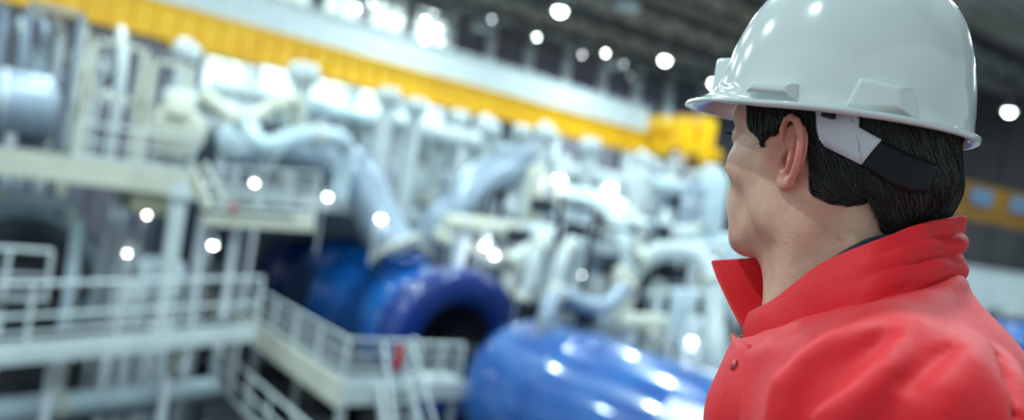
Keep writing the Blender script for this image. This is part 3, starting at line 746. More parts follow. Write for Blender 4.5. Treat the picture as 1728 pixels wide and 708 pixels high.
# big lagged pipes landing on the turbine
pipe('thick grey pipe arching down onto the blue turbine, left of the pair', [at(395, 285, 35), at(470, 270, 33.4), at(545, 264, 32.2), at(602, 296, 31.4), at(630, 350, 31.0), (14.3, 27.4, 7.3)], .86, m_lag, (.985,), 'big pipes onto the turbine', name='steam_pipe')
pipe('thick grey pipe bending down onto the blue turbine, right of the pair', [at(905, 262, 40), at(852, 285, 37.5), at(800, 310, 35.5), at(762, 355, 34), (16.2, 29.6, 7.3)], .82, m_lag, (.985,), 'big pipes onto the turbine', name='steam_pipe')

# ================================================================== WALKWAYS, LOWER LEFT AND CENTRE
t = thing('walkway', 'cream edged walkway along the near side of the blue turbine', 'walkway', (9.6, 20.6, 4.4))
MB().box(.05, 2.1, .05, 16, -.08, 0).build('deck', m_grate, t)
MB().box(-.02, .1, -.02, 16, -.72, .04).build('fascia', m_cream, t); MB().box(.1, 2.1, -.02, .1, -.62, .04).build('fascia', m_white, t)
for x, y in ((.25, .3), (1.9, .3), (.25, 7.8), (1.9, 7.8), (.25, 15.5), (1.9, 15.5)): MB().box(x - .1, x + .1, y - .1, y + .1, -4.4, -.08).build('leg', m_white, t)
railing('white guard rail of the walkway beside the blue turbine, turning its corner', [(9.66, 36.4, 4.4), (9.66, 20.66, 4.4), (11.5, 20.66, 4.4)], 1.15, None, m_white, 1.9, .055, mids=2)
railing('short white hoop rail between the blue ring and the blue drum', [(11.95, 21.3, 4.4), (11.95, 20.7, 4.4), (13.4, 20.7, 4.4)], 1.1, None, m_white, .8, .055, mids=2, toe=False)
t = thing('landing', 'small white landing under the hoop rail before the blue ring', 'platform', (11.9, 20.6, 4.4))
MB().box(.0, 1.7, 0, 1.1, -.5, 0).build('deck', m_white, t)
for x in (.2, 1.5): MB().box(x - .08, x + .08, .2, .36, -4.4, -.5).build('leg', m_white, t)
t = thing('stair', 'white steel stair dropping from the walkway corner', 'stair', (11.1, 20.5, 0))
MB().bar((-.45, 0, 4.4), (-.75, -3.6, .1), .09, .3).build('stringer', m_white, t); MB().bar((.45, 0, 4.4), (.95, -3.6, .1), .09, .3).build('stringer', m_white, t)
for k in range(14):
    f = (k + .5) / 14; MB().box(-.45 - .3 * f, .45 + .5 * f, -3.6 * f - .12, -3.6 * f + .12, 4.4 - 4.3 * f - .03, 4.4 - 4.3 * f).build('tread', m_deck, t)
for s, e in ((-.45, -.75), (.45, .95)): MB().tube([(s, 0, 5.5), (e, -3.6, 1.15), (e, -3.6, .1)], .05).build('handrail', m_white, t)
t = thing('fire_extinguisher', 'red extinguisher hung on the walkway corner post at the stair head', 'fire extinguisher', (11.2, 20.55, 4.75))
MB().lathe((0, 0, 0), (0, 0, 1), [(1e-3, 0), (.1, .01), (.11, .1), (.11, .62), (.06, .72), (.03, .74)], 20).build('cylinder', m_redp, t)
MB().tube([(0, 0, .72), (0, -.02, .8), (0, -.1, .82)], .025).build('valve_head', m_dark, t); MB().tube([(0, -.1, .8), (.05, -.16, .5), (.02, -.13, .2)], .018, 6).build('hose', m_dark, t)
# lower gangway along the pit
t = thing('lower_gangway', 'low white gangway below the turbine walkway at the bottom edge', 'walkway', (8.6, 17, 2.2))
MB().box(-1.1, 0, 0, 12.3, -.1, 0).build('deck', m_grate, t); MB().box(0, .1, 0, 12.3, -.38, .05).build('fascia', m_white, t)
for y in (.5, 11.8): MB().box(-.6, -.45, y - .08, y + .08, -2.2, -.1).build('leg', m_white, t)
railing('white rail of the low gangway below the turbine walkway', [(8.65, 17.1, 2.2), (8.65, 29.2, 2.2)], 1.2, None, m_white, 1.9, .055, mids=1)
# the skew gangway at the lower left
W0, W1 = Vector((-2., 21.7, 4.42)), Vector((8.75, 25.6, 4.78)); wd = (W1 - W0).normalized(); wn = Vector((-wd.y, wd.x, 0))
t = thing('skew_gangway', 'white beam gangway crossing the lower left corner over the dark pit', 'walkway', W0)
MB().bar(Vector((0, 0, -.2)), W1 - W0 + Vector((0, 0, -.2)), .2, .36).build('edge_beam', m_white, t)
MB().bar(Vector((0, 0, -.25)) + wn * 1.7, W1 - W0 + Vector((0, 0, -.25)) + wn * 1.7, .2, .4).build('edge_beam', m_white, t)
MB().bar(Vector((0, 0, -.1)) + wn * .85, W1 - W0 + Vector((0, 0, -.1)) + wn * .85, 1.5, .06).build('deck', m_grate, t)
for f in (.08, .5, .8):
    p = (W1 - W0) * f + wn * .85; MB().bar(p + Vector((0, 0, -4.4)), p + Vector((0, 0, -.3)), .22, .22).build('leg', m_pil, t)
    MB().bar(p - wn * .8 + Vector((0, 0, -.4)), p + Vector((0, 0, -1.5)), .12, .12).build('brace', m_cream, t)
railing('white rail on the near edge of the skew lower left gangway', [W0, W1], 1.6, 'rails of the skew gangway', m_white, 2.3, .06, mids=1)
railing('short white hoop rail behind the skew gangway at the left edge', [(.9, 27.6, 4.9), (3.1, 27.9, 4.9)], 1.5, None, m_white, 1.2, .07, mids=1)
t = thing('hoop_stage', 'small stage under the short hoop rail at the left edge', 'platform', (.8, 27.5, 4.9)); MB().box(0, 2.5, 0, 1.2, -.12, 0).build('deck', m_grate, t); MB().box(1, 1.3, .4, .7, -4.9, -.12).build('leg', m_pil, t)
for i, (z, o, r, lb) in enumerate(((2.5, 1.6, .33, 'blue grey pipe low in the pit, right under the skew gangway'), (1.7, 3.2, .28, 'blue grey pipe low in the pit, behind the thicker one'), (1.2, -.6, .22, 'thin dark pipe lowest in the pit at the bottom edge'))):
    a = W0 + wn * o; b = W1 + wn * o
    pipe(lb, [(a.x, a.y, z), ((a.x + b.x) / 2, (a.y + b.y) / 2, z), (b.x, b.y, z)], r, (m_pale, m_lag, m_dark)[i], (.3, .62), 'pipes in the pit')
t = thing('pump_skid', 'dark pump block on the pit floor at the lower left', 'pump', (3.2, 26.3, 0))
MB().box(-1.4, 1.4, -.7, .7, 0, .5, .04).build('skid', m_dark, t)
MB().lathe((-.9, 0, 1.1), (1, 0, 0), [(1e-3, 0), (.45, .02), (.5, .2), (.5, 1.1), (.42, 1.2), (.2, 1.25), (.2, 1.6), (.6, 1.7), (.62, 2.0), (1e-3, 2.05)], 28).build('motor', m_casing, t)

# ================================================================== UPPER LEFT PLATFORM
t = thing('upper_platform', 'cream faced platform at upper left carrying the pipe tank', 'platform', (-3, 28.6, 9.25))
MB().box(0, 10.0, 0, 9, -.12, -.008).build('deck', m_grate, t); MB().box(0, 10.0, -.12, 0, -.78, .03).build('fascia', m_cream, t); MB().box(9.95, 10.1, -.12, 9, -.9, .03).build('fascia', m_cream, t)
MB().box(8.2, 9.7, .1, 1.6, -1.5, -.12).build('corner_bracket', mat('olive_primer', (.25, .25, .17), rough=.6), t)
for x, y in ((1, 1), (1, 8), (9.4, 8)): MB().box(x - .15, x + .15, y - .15, y + .15, -9.25, -.12).build('leg', m_pil, t)
t = thing('support_column', 'thick white column standing on the lower left gangway', 'column', (5.95, 25.75, 4.66))
MB().box(-.2, .2, -.2, .2, 0, 4.4).build('shaft', m_white, t); MB().box(-.35, .35, -.35, .35, 3.9, 4.05).build('cap_plate', m_white, t); MB().box(-.35, .35, -.35, .35, 0, .08).build('base_plate', m_white, t)
railing('white rail along the front of the upper left cream platform', [(3.4, 28.7, 9.25), (6.9, 28.7, 9.25)], 1.1, None, m_white, 1.65, .05, mids=1)
t = thing('platform_stair', 'short cream stair stepping down from upper platform to the cream landing', 'stair', (7.0, 28.3, 7.6))
a, b = Vector(at(318, 278, 28)) - t.location, Vector(at(352, 350, 26.8)) - t.location
MB().bar(a, b, .12, .42).build('stringer', m_cream, t); MB().bar(a + Vector((.6, .5, 0)), b + Vector((.6, .5, 0)), .12, .42).build('stringer', m_cream, t)
for k in range(6): p = a.lerp(b, (k + .5) / 6) + Vector((.3, .25, 0)); MB().box(p.x - .3, p.x + .3, p.y - .35, p.y + .35, p.z - .02, p.z + .03).build('tread', m_deck, t)
a, b = Vector(at(345, 356, 26.8)), Vector(at(532, 366, 26.8)); 
t = thing('cream_landing', 'cream landing beam pointing at the blue turbine dome', 'platform', a); d = b - a
MB().bar(Vector((0, 0, -.2)), d + Vector((0, 0, -.2)), .2, .5).build('edge_beam', m_cream, t); MB().bar(Vector((-.2, .9, -.06)), d + Vector((-.2, .9, -.06)), 1.6, .08).build('deck', m_grate, t)
for f in (.1, .38): p = d * f + Vector((0, .9, 0)); MB().bar(Vector((p.x, p.y, -a.z)), Vector((p.x, p.y, -.1)), .2, .2).build('leg', m_pil, t)
railing('thin white rail above the cream landing, in front of the grey pipe', [a + Vector((0, .1, .02)), b + Vector((0, .1, .02))], 1.4, None, m_white, .8, .045, mids=3)
valve('small red hand wheel on the cream landing', a.lerp(b, .28) + Vector((0, .3, .25)), .13, (-.2, -1, .2), a.z - .02, m_redp)
vessel('long blue grey tank lying on the upper left platform', (.2, 32.4, 10.55), (1, 0, 0), 1.2, 5.2, m_lag, 9.25, 'horizontal_tank')
p = Vector(at(38, 468, 31)); t = thing('condenser', 'big dark round casing end with pale rim under the upper left platform', 'condenser', (p.x, p.y, 0)); q = Vector((0, 0, p.z)); ax = Vector((-.12, -1, .05))
MB().lathe(q, ax, [(2.3, .05), (2.35, .3), (2.75, .32), (2.85, .2), (2.88, -.6), (2.7, -.7), (2.65, -4), (1e-3, -4.1)], 56).build('casing', m_pale, t)
MB().lathe(q, ax, [(1e-3, .12), (1.2, .1), (1.25, 0), (2.32, -.02)], 56).build('end_plate', m_casing, t)
for k in range(20): a = k * PI / 10; MB().lathe(q + Vector((2.55 * math.cos(a), -.3, 2.55 * math.sin(a))), ax, [(1e-3, .12), (.08, .12), (.08, -.05)], 6).build('bolt', m_lag, t)
MB().box(-1.8, 1.8, .8, 3.4, 0, p.z - 1.9, .05).build('pedestal', m_conc, t)
pipe('bright blue grey pipe laid over the top of the dark round casing', [(-3.4, 30.6, 7.75), (3.0, 30.6, 7.7), (3.9, 30.8, 7.3), (4.1, 31., 6.0), (4.1, 31, 0)], .2, m_pale, (.2, .5))
for i, (px, py, d, sz) in enumerate(((215, 435, 29, .35), (240, 470, 28.5, .5), (205, 360, 30, .45), (325, 480, 27.6, .4), (220, 520, 27.5, .55))):
    p = at(px, py, d); nm = ('topmost', 'second', 'third', 'fourth', 'lowest')[i]
    vessel('pale upright filter pot %s beside the white column' % ('just left of' if px < 260 else 'just right of') if False else '%s of the pale filter pots around the thick white column' % ('smallest', 'widest but one', 'middle-sized', 'the right-hand one', 'widest')[i] if False else ('small pale filter pot left of the thick white column', 'tall pale filter pot close left of the thick white column', 'highest pale filter pot under the platform corner', 'pale filter pot right of the thick white column', 'widest pale filter pot low by the thick white column')[i],
           p, (0, 0, 1), sz, sz * 2.6, (m_white, m_pale, m_alu, m_pale, m_white)[i], 0, 'filter_pot', 'filter', 'filter pots by the white column')
# scaffold frames, bent pipes and gear above the upper-left platform
def frame(label, x0, x1, y, z0, z1, m, group='pipe frames on the upper left platform'):
    t = thing('scaffold', label, 'scaffold', (x0, y, z0), 0, group)
    for x in (0, x1 - x0): MB().box(x - .1, x + .1, -.1, .1, 0, z1 - z0).build('post', m, t)
    for f in (.55, 1.): MB().box(0, x1 - x0, -.1, .1, (z1 - z0) * f - .16, (z1 - z0) * f).build('cross_beam', m, t)
frame('tall cream pipe frame at the right end of the long tank', 3.75, 5.3, 30.6, 9.25, 13.2, m_cream)
frame('cream pipe frame left of the round cream cover', 5.55, 6.7, 30.2, 9.25, 12.9, m_cream)
frame('white pipe frame behind the long tank at the left edge', -.4, 1.4, 36.4, 9.25, 14.3, m_lag)
frame('white pipe frame behind the long tank toward its right end', 2.2, 3.9, 36.4, 9.25, 14.6, m_lag)
for i, (px, py, d, r) in enumerate(((55, 100, 34, .4), (62, 195, 31.5, .35), (120, 92, 34, .45), (168, 105, 33, .5), (185, 160, 31, .35), (95, 60, 36, .4), (25, 50, 36, .5))):
    valve(('pale hand wheel valve above the long tank', 'pale valve in front of the long tank top', 'cream valve above the right end of the long tank', 'largest white valve above the cream frames', 'white valve between the two cream frames', 'pale valve high behind the long tank', 'pale valve highest in the upper left corner')[i],
          at(px, py, d), r, (-.2, -1, .15), 9.25 if at(px, py, d)[1] < 37.4 else 0, (m_pale, m_pale, m_cream, m_white, m_white, m_pale, m_lag)[i], 'valves over the upper left platform')
for i, (a, b, r) in enumerate((((35, 40, 36), (35, 130, 35), .13), ((60, 20, 37), (75, 110, 36), .15), ((96, 30, 37), (98, 110, 35), .16), ((140, 25, 36), (138, 80, 35), .2), ((205, 55, 34), (206, 120, 32.5), .2))):
    p, q = Vector(at(*a)), Vector(at(*b))
    pipe('%s upright pipe from the left behind the upper left tank' % ORD[i], [p + Vector((0, 1.4, .0)), p + Vector((0, .25, .1)), p, q, Vector((q.x, q.y, 9.25 if q.y < 37.4 else 0))], r, (m_pale, m_lag, m_white, m_cream, m_white)[i], (.6,), 'upright pipes at upper left')

# ================================================================== ROUND COVER, BALL AND WHITE CHESTS, CENTRE LEFT
p = Vector(at(298, 220, 28.2)); t = thing('round_cover', 'big round cream cover plate facing the viewer, above the platform corner', 'cover', (p.x, p.y, 9.0)); q = Vector((0, 0, p.z - 9.0)); ax = Vector((-.45, -1, .05)).normalized()
MB().lathe(q, ax, [(1e-3, .12), (.55, .1), (.6, .04), (.90, .03), (.94, -.02), (.94, -.14), (.7, -.2), (.62, -1.3), (1e-3, -1.4)], 48).build('cover_plate', m_cream, t)
u = ax.orthogonal().normalized(); v = ax.cross(u)
for k in range(16): c = q + (u * math.cos(k * PI / 8) + v * math.sin(k * PI / 8)) * .73 + ax * .04; MB().lathe(c, ax, [(1e-3, .06), (.05, .06), (.05, -.02)], 6).build('bolt', m_alu, t)
MB().box(-.5, .5, .5, 1.1, 0, q.z - .3).build('pedestal', m_white, t)
MB().lathe(q + Vector((0, .1, .8)), (0, 0, 1), [(.5, -.3), (.48, .3), (.3, .55), (1e-3, .6)], 28).build('top_neck', m_cream, t)
p = Vector(at(400, 238, 30)); t = thing('ball_valve', 'large pale ball shaped housing right of the round cream cover', 'valve', (p.x, p.y, 8.0)); q = Vector((0, 0, p.z - 8.0))
MB().lathe(q, (0, 0, 1), [(.72 * math.sin(k * PI / 14), -.72 * math.cos(k * PI / 14)) for k in range(15)], 36).build('ball', m_pale, t)
MB().lathe(q, (-.4, -1, 0), [(.6, .35), (.62, .62), (.4, .66), (1e-3, .68)], 28).build('face_flange', m_pale, t); MB().tube([(0, 0, 0), q], .3).build('stand', m_lag, t)
def chest(label, x0, x1, y0, y1, z0, z1, base, m, name='white_chest', cat='housing', group=None, ribs=5):
    """panelled sheet-metal housing on a plinth"""
    t = thing(name, label, cat, ((x0 + x1) / 2, (y0 + y1) / 2, base), 0, group); hx, hy = (x1 - x0) / 2, (y1 - y0) / 2
    MB().box(-hx, hx, -hy, hy, z0 - base, z1 - base, .05).build('housing', m, t)
    if z0 - base > .1:
        for sx in (-1, 1):
            for sy in (-1, 1): MB().box(sx * (hx - .15) - .12, sx * (hx - .15) + .12, sy * (hy - .15) - .12, sy * (hy - .15) + .12, 0, z0 - base).build('leg', m_pil, t)
    for k in range(ribs):
        x = -hx + (k + .5) * 2 * hx / ribs; MB().box(x - hx / ribs * .75, x + hx / ribs * .75, -hy - .05, -hy, z0 - base + .15, z1 - base - .15, .02).build('panel', m, t)
    MB().box(-hx - .06, hx + .06, -hy - .06, hy + .06, z1 - base, z1 - base + .1).build('lid', m, t)
    return t
RX = 8.4 * PI / 180
chest('long white steam chest in the middle under the crane, left half', 7.7, 20, 37.6, 39.4, 10.9, 12.75, 9.0, m_white, 'steam_chest', group='steam chests under the crane', ribs=9)
chest('long white steam chest in the middle under the crane, right half', 20.4, 36, 37.6, 39.4, 10.6, 12.45, 9.0, m_white, 'steam_chest', group='steam chests under the crane', ribs=10)
chest('slate blue backing for dark gaps behind the white pipes at centre', 9, 24, 42, 44, .3, 10.8, 0, m_slate, 'gap_backing', group='dark backing behind the pipes', ribs=8)  # backing walls added, dark slate to give dark gaps between the pipes
chest('slate blue backing for dark gaps behind the pipes toward the person', 24.5, 46, 42, 44, 4.2, 10.4, 4, m_slate, 'gap_backing', group='dark backing behind the pipes', ribs=9)
# vent hoods standing on the chests, each poking up against the yellow girder
HOODS = [(283, 75, 31, .55, 1), (512, 130, 32.5, .62, 0), (655, 170, 34, .5, 0), (688, 182, 34, .5, 0), (775, 196, 36, .48, 0), (822, 212, 36.5, .62, 1), (882, 216, 38, .5, 0), (908, 226, 38, .55, 1), (995, 250, 40, .55, 0), (1085, 276, 42, .62, 1), (1200, 292, 45, .5, 0), (1180, 300, 46, .5, 0)]
for i, (px, py, d, r, k) in enumerate(HOODS):
    p = Vector(at(px, py, d)); zb = 9.25 if i == 0 else 9.0 if p.y < 40.4 and p.x < 46 else 4.0; t = thing('vent_hood', '%s white vent hood from the left against the crane girder' % ORD[i], 'vent', (p.x, p.y, zb), 0, 'vent hoods under the crane')
    q = Vector((0, 0, p.z - zb)); dr = Vector((.35, -.5, .9)) if k else Vector((0, 0, 1))
    MB().tube([(0, 0, -.6 if i else 0), q - Vector((0, 0, r * .6)), q - Vector((0, 0, r * .1)) + dr * .1], [r * .62, r * .6, r * .62], 20).build('duct', m_white, t)
    MB().lathe(q, dr, [(r * .7, -r * .5), (r * 1.0, -r * .4), (r * 1.0, r * .5), (r * .75, r * .85), (1e-3, r * .95)], 28).build('hood', m_white, t)

# ================================================================== CLUTTER OF PALE PIPES, POTS AND FRAMES
m_mix = [m_white, m_pale, m_lag, m_alu, m_cream]
def base_under(x, y, z=0.):
    if z > 9.6 and 7.5 < x < 46 and 30.2 < y < 40.4: return 9.0       # on the pipe bridge
    if 12.7 < x < 17.9 and 23.9 < y < 40.5: return 6.9                # on the turbine casing
    return 4.0 if (x > 17.4 and y > 6) else 0.
t = thing('pipe_bridge', 'long raised bridge under the crane carrying the pale pots, drums and chests', 'platform', (7.5, 30.2, 9.0))
MB().box(0, 38.5, 0, 10.3, -.15, -.008).build('deck', m_grate, t); MB().box(0, 38.5, -.12, -.005, -.5, .05).build('edge_beam', m_white, t)
for x, y in ((.5, .6), (.5, 9.7), (11.2, 9.7), (20, 9.7), (29, 9.7), (38, .6), (38, 9.7)): MB().box(x - .15, x + .15, y - .15, y + .15, -9.0 if x < 9.9 else -5.0, -.15).build('leg', m_pil, t)
POTS = [(455, 200, 33, .7, 2.6, 0), (520, 215, 35, .8, 2.2, 1), (585, 225, 36, .7, 2.4, 0), (640, 240, 37, .6, 2., 0), (690, 255, 37, .75, 2.2, 2), (735, 265, 36, .6, 2.0, 0), (810, 262, 38, .8, 2., 1), (900, 330, 36, .6, 2.4, 4), (945, 300, 38, .7, 2., 0), (1010, 355, 34, .8, 2.6, 0), (1075, 330, 38, .9, 2.4, 0), (1135, 365, 34, .7, 3., 2), (1200, 350, 36, .9, 3., 1), (880, 470, 28, .7, 2.4, 2), (985, 475, 27, .95, 2.4, 3), (1050, 500, 26, .6, 1.8, 4), (1130, 530, 25, .6, 1.6, 1), (1205, 455, 30, .8, 2.6, 1), (700, 330, 35, .7, 1.8, 1), (1170, 570, 23.5, .4, 1.2, 0), (1040, 405, 33, .75, 2., 3)]
KINDS = ['white', 'pale blue', 'grey blue', 'silver', 'cream']
for i, (px, py, d, r, L, c) in enumerate(POTS):
    p = Vector(at(px, py, d)); b = base_under(p.x, p.y, p.z)
    where = 'above the grey pipes' if py < 270 and px < 760 else 'between the two thick grey pipes' if px < 760 else 'under the crane girder' if py < 330 else 'just beyond the blue drum' if py > 440 else 'in the bright machinery left of the person'
    vessel('%s %s upright pot from the left, %s' % (ORD[sorted(POTS).index(POTS[i])], KINDS[c], where), p, (0, 0, 1), r * .66, L * .9, m_mix[c], b, 'upright_vessel', 'tank', 'upright vessels', bands=2)
HT = [(560, 190, 34, .6, 4.5, 0), (740, 225, 36, .55, 5., 0), (860, 255, 40.5, .5, 5, 1), (1020, 300, 40, .6, 6, 0), (1140, 320, 41, .55, 5, 1), (830, 385, 31.5, .45, 4.2, 4), (940, 400, 32, .5, 4.5, 0), (1000, 440, 30, .42, 4., 0), (930, 365, 36, .5, 4., 2), (1110, 480, 28, .42, 3.2, 0), (1060, 540, 25, .35, 3., 4), (620, 200, 35, .5, 4, 1), (480, 165, 33, .45, 4.5, 0), (360, 180, 32, .42, 3.6, 0)]
for i, (px, py, d, r, L, c) in enumerate(HT):
    p = Vector(at(px, py, d)); b = base_under(p.x, p.y, p.z)
    where = 'over the grey pipes' if px < 760 else 'under the crane girder' if py < 330 else 'behind the blue drum' if py > 430 else 'right of the blue ring'
    vessel('%s %s lying drum from the left, %s' % (ORD[sorted(HT).index(HT[i])], KINDS[c], where), p, (1, .1, 0), r * .8, L, m_mix[c], b, 'lying_drum', 'tank', 'lying drums', bands=3)
BENDS = [
    ([(1085, 430, 29), (1120, 418, 29), (1165, 425, 29), (1190, 455, 28.6), (1192, 510, 28.2), (1188, 580, 27.6)], .32, 0, 'white pipe loop bending down just left of the red collar'),
    ([(905, 500, 27), (915, 470, 27), (922, 430, 27.2), (940, 415, 28)], .25, 0, 'white riser pipe beside the blue ring, left of two'),
    ([(932, 505, 26.5), (940, 470, 26.8), (950, 430, 27), (968, 412, 28)], .22, 0, 'white riser pipe beside the blue ring, right of two'),
    ([(770, 410, 30), (820, 430, 29.5), (880, 455, 29), (905, 470, 28.6)], .3, 4, 'cream pipe sloping down behind the blue ring'),
    ([(1130, 300, 38), (1128, 350, 36), (1110, 400, 34), (1060, 425, 32)], .35, 0, 'white pipe bending away above the pipe loop'),
    ([(960, 330, 37), (1010, 340, 36.5), (1050, 370, 35), (1055, 430, 33)], .38, 1, 'pale blue pipe elbow under the two bright lamps'),
    ([(690, 300, 37), (720, 290, 36.5), (745, 310, 36), (750, 350, 35)], .3, 4, 'cream pipe elbow between the thick grey pipes'),
    ([(350, 165, 31), (410, 200, 30.5), (450, 185, 31), (500, 170, 32)], .28, 4, 'cream pipe zigzagging right of the round cover'),
    ([(430, 215, 31), (460, 250, 30.5), (520, 235, 31.5), (580, 245, 33)], .32, 1, 'pale blue pipe running above the thick grey bend'),
    ([(860, 440, 29), (900, 415, 30), (960, 395, 31.5), (1030, 400, 32)], .3, 0, 'white pipe rising away right of the blue ring'),
    ([(1060, 470, 28), (1020, 500, 27), (960, 480, 27), (940, 520, 26)], .24, 2, 'silver pipe winding close behind the blue drum'),
    ([(1205, 400, 32), (1150, 395, 32.5), (1100, 380, 33.5), (1060, 355, 35)], .34, 0, 'white pipe pointing toward the red collar'),
]
for pts, r, c, lb in BENDS:
    P = [Vector(at(*q)) for q in pts]; e = P[-1]; b = base_under(e.x, e.y, e.z); s = P[0]; bs = base_under(s.x, s.y)
    pipe(lb, P + [Vector((e.x + .25, e.y + .3, (e.z + b) / 2)), Vector((e.x + .25, e.y + .3, b))], r, m_mix[c], (.0, .45), 'bent pipes in the machinery', name='bent_pipe')
VALVES = [(465, 245, 31, .4), (610, 262, 33, .35), (760, 300, 34, .4), (870, 345, 33, .4), (905, 395, 31, .35), (985, 395, 31, .45), (1065, 450, 28, .4), (960, 445, 28, .4), (1010, 530, 25, .35), (1095, 560, 24, .3), (1150, 500, 26.5, .35), (1170, 410, 30, .45), (650, 300, 34, .35), (1120, 270, 41, .4)]
for i, (px, py, d, r) in enumerate(VALVES):
    p = Vector(at(px, py, d)); valve('%s hand wheel valve from the left among the pale pipes' % ORD[sorted(VALVES).index(VALVES[i])], p, r, (-.35, -1, .3), base_under(p.x, p.y, p.z), m_mix[i % 5], 'hand wheel valves among the pipes')
RAILS = [((640, 300, 36), (760, 345, 33.5), 1.0, 'thin white rail between the two thick grey pipes'), ((860, 355, 36), (960, 390, 34), 1.0, 'thin white rail right of the right grey pipe'), ((980, 430, 30), (1090, 470, 28), 1., 'thin white rail under the white pipe loop')]
for a, b, h, lb in RAILS:
    a, b = Vector(at(*a)), Vector(at(*b)); z = a.z - .4
    railing(lb, [(a.x, a.y, z), (b.x, b.y, z)], h, None, m_white, 1., .05, mids=2)
    t = thing('catwalk', 'narrow catwalk carrying the ' + lb, 'walkway', (a.x, a.y, z)); dd = Vector((b.x - a.x, b.y - a.y, 0)); nn = Vector((-dd.y, dd.x, 0)).normalized()
    MB().bar(nn * .5 + Vector((0, 0, -.05)), dd + nn * .5 + Vector((0, 0, -.05)), 1.1, .08).build('deck', m_grate, t); MB().bar(Vector((0, 0, -.14)), dd + Vector((0, 0, -.14)), .1, .26).build('edge_beam', m_cream, t)
    for f in (.05, .95):
        p = dd * f + nn * .5; MB().bar(p + Vector((0, 0, base_under(a.x + p.x, a.y + p.y) - z)), p + Vector((0, 0, -.1)), .16, .16).build('leg', m_pil, t)
GAP_BOXES = [(845, 325, 37), (935, 350, 32), (1015, 400, 30), (1085, 385, 31), (955, 505, 26), (1000, 545, 25), (1180, 500, 27), (1120, 455, 28.5), (880, 400, 30), (1045, 445, 28), (1215, 540, 26), (905, 525, 27), (1140, 340, 36), (590, 240, 33), (455, 225, 32), (1075, 520, 26), (1195, 325, 38), (850, 215, 40), (480, 300, 30), (1105, 300, 40)]
for i, (px, py, d) in enumerate(GAP_BOXES):  # dark boxes added to read as dark gaps between the pipes
    p = Vector(at(px, py, d)); b = base_under(p.x, p.y, p.z); w = .32 + .14 * ((i * 7) % 5) / 4; t = thing('dark_gap_box', '%s dark gap box from the left among the pale pipes' % ORD[sorted(GAP_BOXES).index(GAP_BOXES[i])], 'dark gap box', (p.x, p.y, b), 0, 'dark boxes among the pipes')
    q = p.z - b; MB().box(-w, w, -.1, .5, q - w * .8, q + w * .8, .03).build('housing', m_dark if i % 3 else m_slate, t); MB().box(-w * .9, w * .9, -.14, -.1, q - w * .7, q + w * .7, .01).build('door', m_dark, t); MB().box(-.06, .06, .1, .24, 0, q - w * .8).build('stand', m_pil, t)
random.seed(11); TPX = []
for i in range(25):
    px = 905 + 12.5 * i + random.uniform(-8, 8); TPX.append((px, 300 + random.uniform(20, 150) + max(0, (px - 880) * .28), random.uniform(26, 33)))
for i, (px, py, d) in enumerate(TPX):
    a = Vector(at(px, py, d)); b = base_under(a.x, a.y, a.z); L = random.uniform(1.2, 3.); u = random.uniform(.6, 1.6)
    pipe('%s thin bracket-shaped pipe from the left in the machinery' % ORD[i], [(a.x, a.y, b), (a.x, a.y, a.z - .25), (a.x + .08, a.y, a.z), (a.x + .3, a.y, a.z + .1), (a.x + L, a.y, a.z + .1), (a.x + L + .2, a.y, a.z - .1), (a.x + L + .25, a.y, a.z - u), (a.x + L + .25, a.y, b)], random.uniform(.06, .12), (m_white, m_pil, m_pale, m_dark, m_cream)[i % 5], (.3, .6), 'thin pipes in the machinery', name='thin_pipe', n=4)
t = thing('dark_hole_box', 'dark box for the hole in the pipe loop left of the red collar', 'cabinet', Vector(at(1150, 466, 29.6)) - Vector((0, 0, .4)))  # dark box set in for a dark hole among the pipes
MB().box(-.5, .5, -.1, .5, 0, .9, .03).build('housing', m_dark, t); MB().box(-.45, .45, -.14, -.1, .05, .85, .01).build('door', m_dark, t)
MB().box(-.1, .1, .1, .3, 4.0 - t.location.z, 0).build('stand', m_pil, t)

# ================================================================== OVERHEAD CRANE
CA = math.radians(8.4); c0 = Vector(at(330, 75, 38)); cr = thing('overhead_crane', 'yellow crane girder with a white upper walkway slanting across the hall', 'crane', (c0.x, c0.y, c0.z), CA)
MB().box(-12, 34, 0, 1.2, 0, 1.42).build('girder', m_yellow, cr)
MB().box(-12, 34, -.18, 1.3, 1.42, 1.52).build('top_flange', m_yellow, cr); MB().box(-12, 34, -.18, 1.3, -.1, 0).build('bottom_flange', m_yellow, cr)
for k in range(46): x = -11.6 + k * .98; MB().box(x - .05, x + .05, -.16, 0, 0, 1.42).build('rib', m_yellow, cr)
MB().box(-12, 33.2, -.1, 1.4, 1.52, 3.1).build('walkway', m_white, cr); MB().box(-12, 33.2, -.2, 1.5, 3.1, 3.2).build('walkway_cap', m_white, cr)
MB().box(-1.2, 3.4, -.1, 1.3, -.25, -.1).build('lower_box', m_yellow, cr)
tr = thing('crane_trolley', 'yellow hoist trolley at the right end of the girder, just before the face', 'crane trolley', (c0.x + 2.6 * math.cos(CA), c0.y + 2.6 * math.sin(CA), c0.z), CA)
MB().box(31.5, 38.6, -1.6, 2.4, .1, 1.4, .06).build('frame', m_yellow, tr); MB().box(32.6, 35.2, -1.2, 1.8, 1.4, 3.0, .1).build('winch_housing', m_yellow, tr); MB().box(36, 38.2, -1., 1.6, 1.4, 3.7, .1).build('motor_housing', m_yellow, tr)
MB().lathe((31.4, -.4, 2.2), (1, 0, 0), [(1e-3, 0), (.7, .02), (.75, .3), (.75, 1.1), (1e-3, 1.2)], 28).build('drum', m_yellow, tr)
for x in (32.3, 34.6, 37.6): MB().lathe((x, -1.9, .2), (0, 1, 0), [(1e-3, 0), (.45, 0), (.5, .1), (.5, .35), (1e-3, .4)], 24).build('wheel', m_ochre, tr)
MB().box(33.2, 36.8, -1.7, -1.0, -.7, .1, .05).build('hook_gear', m_ochre, tr)
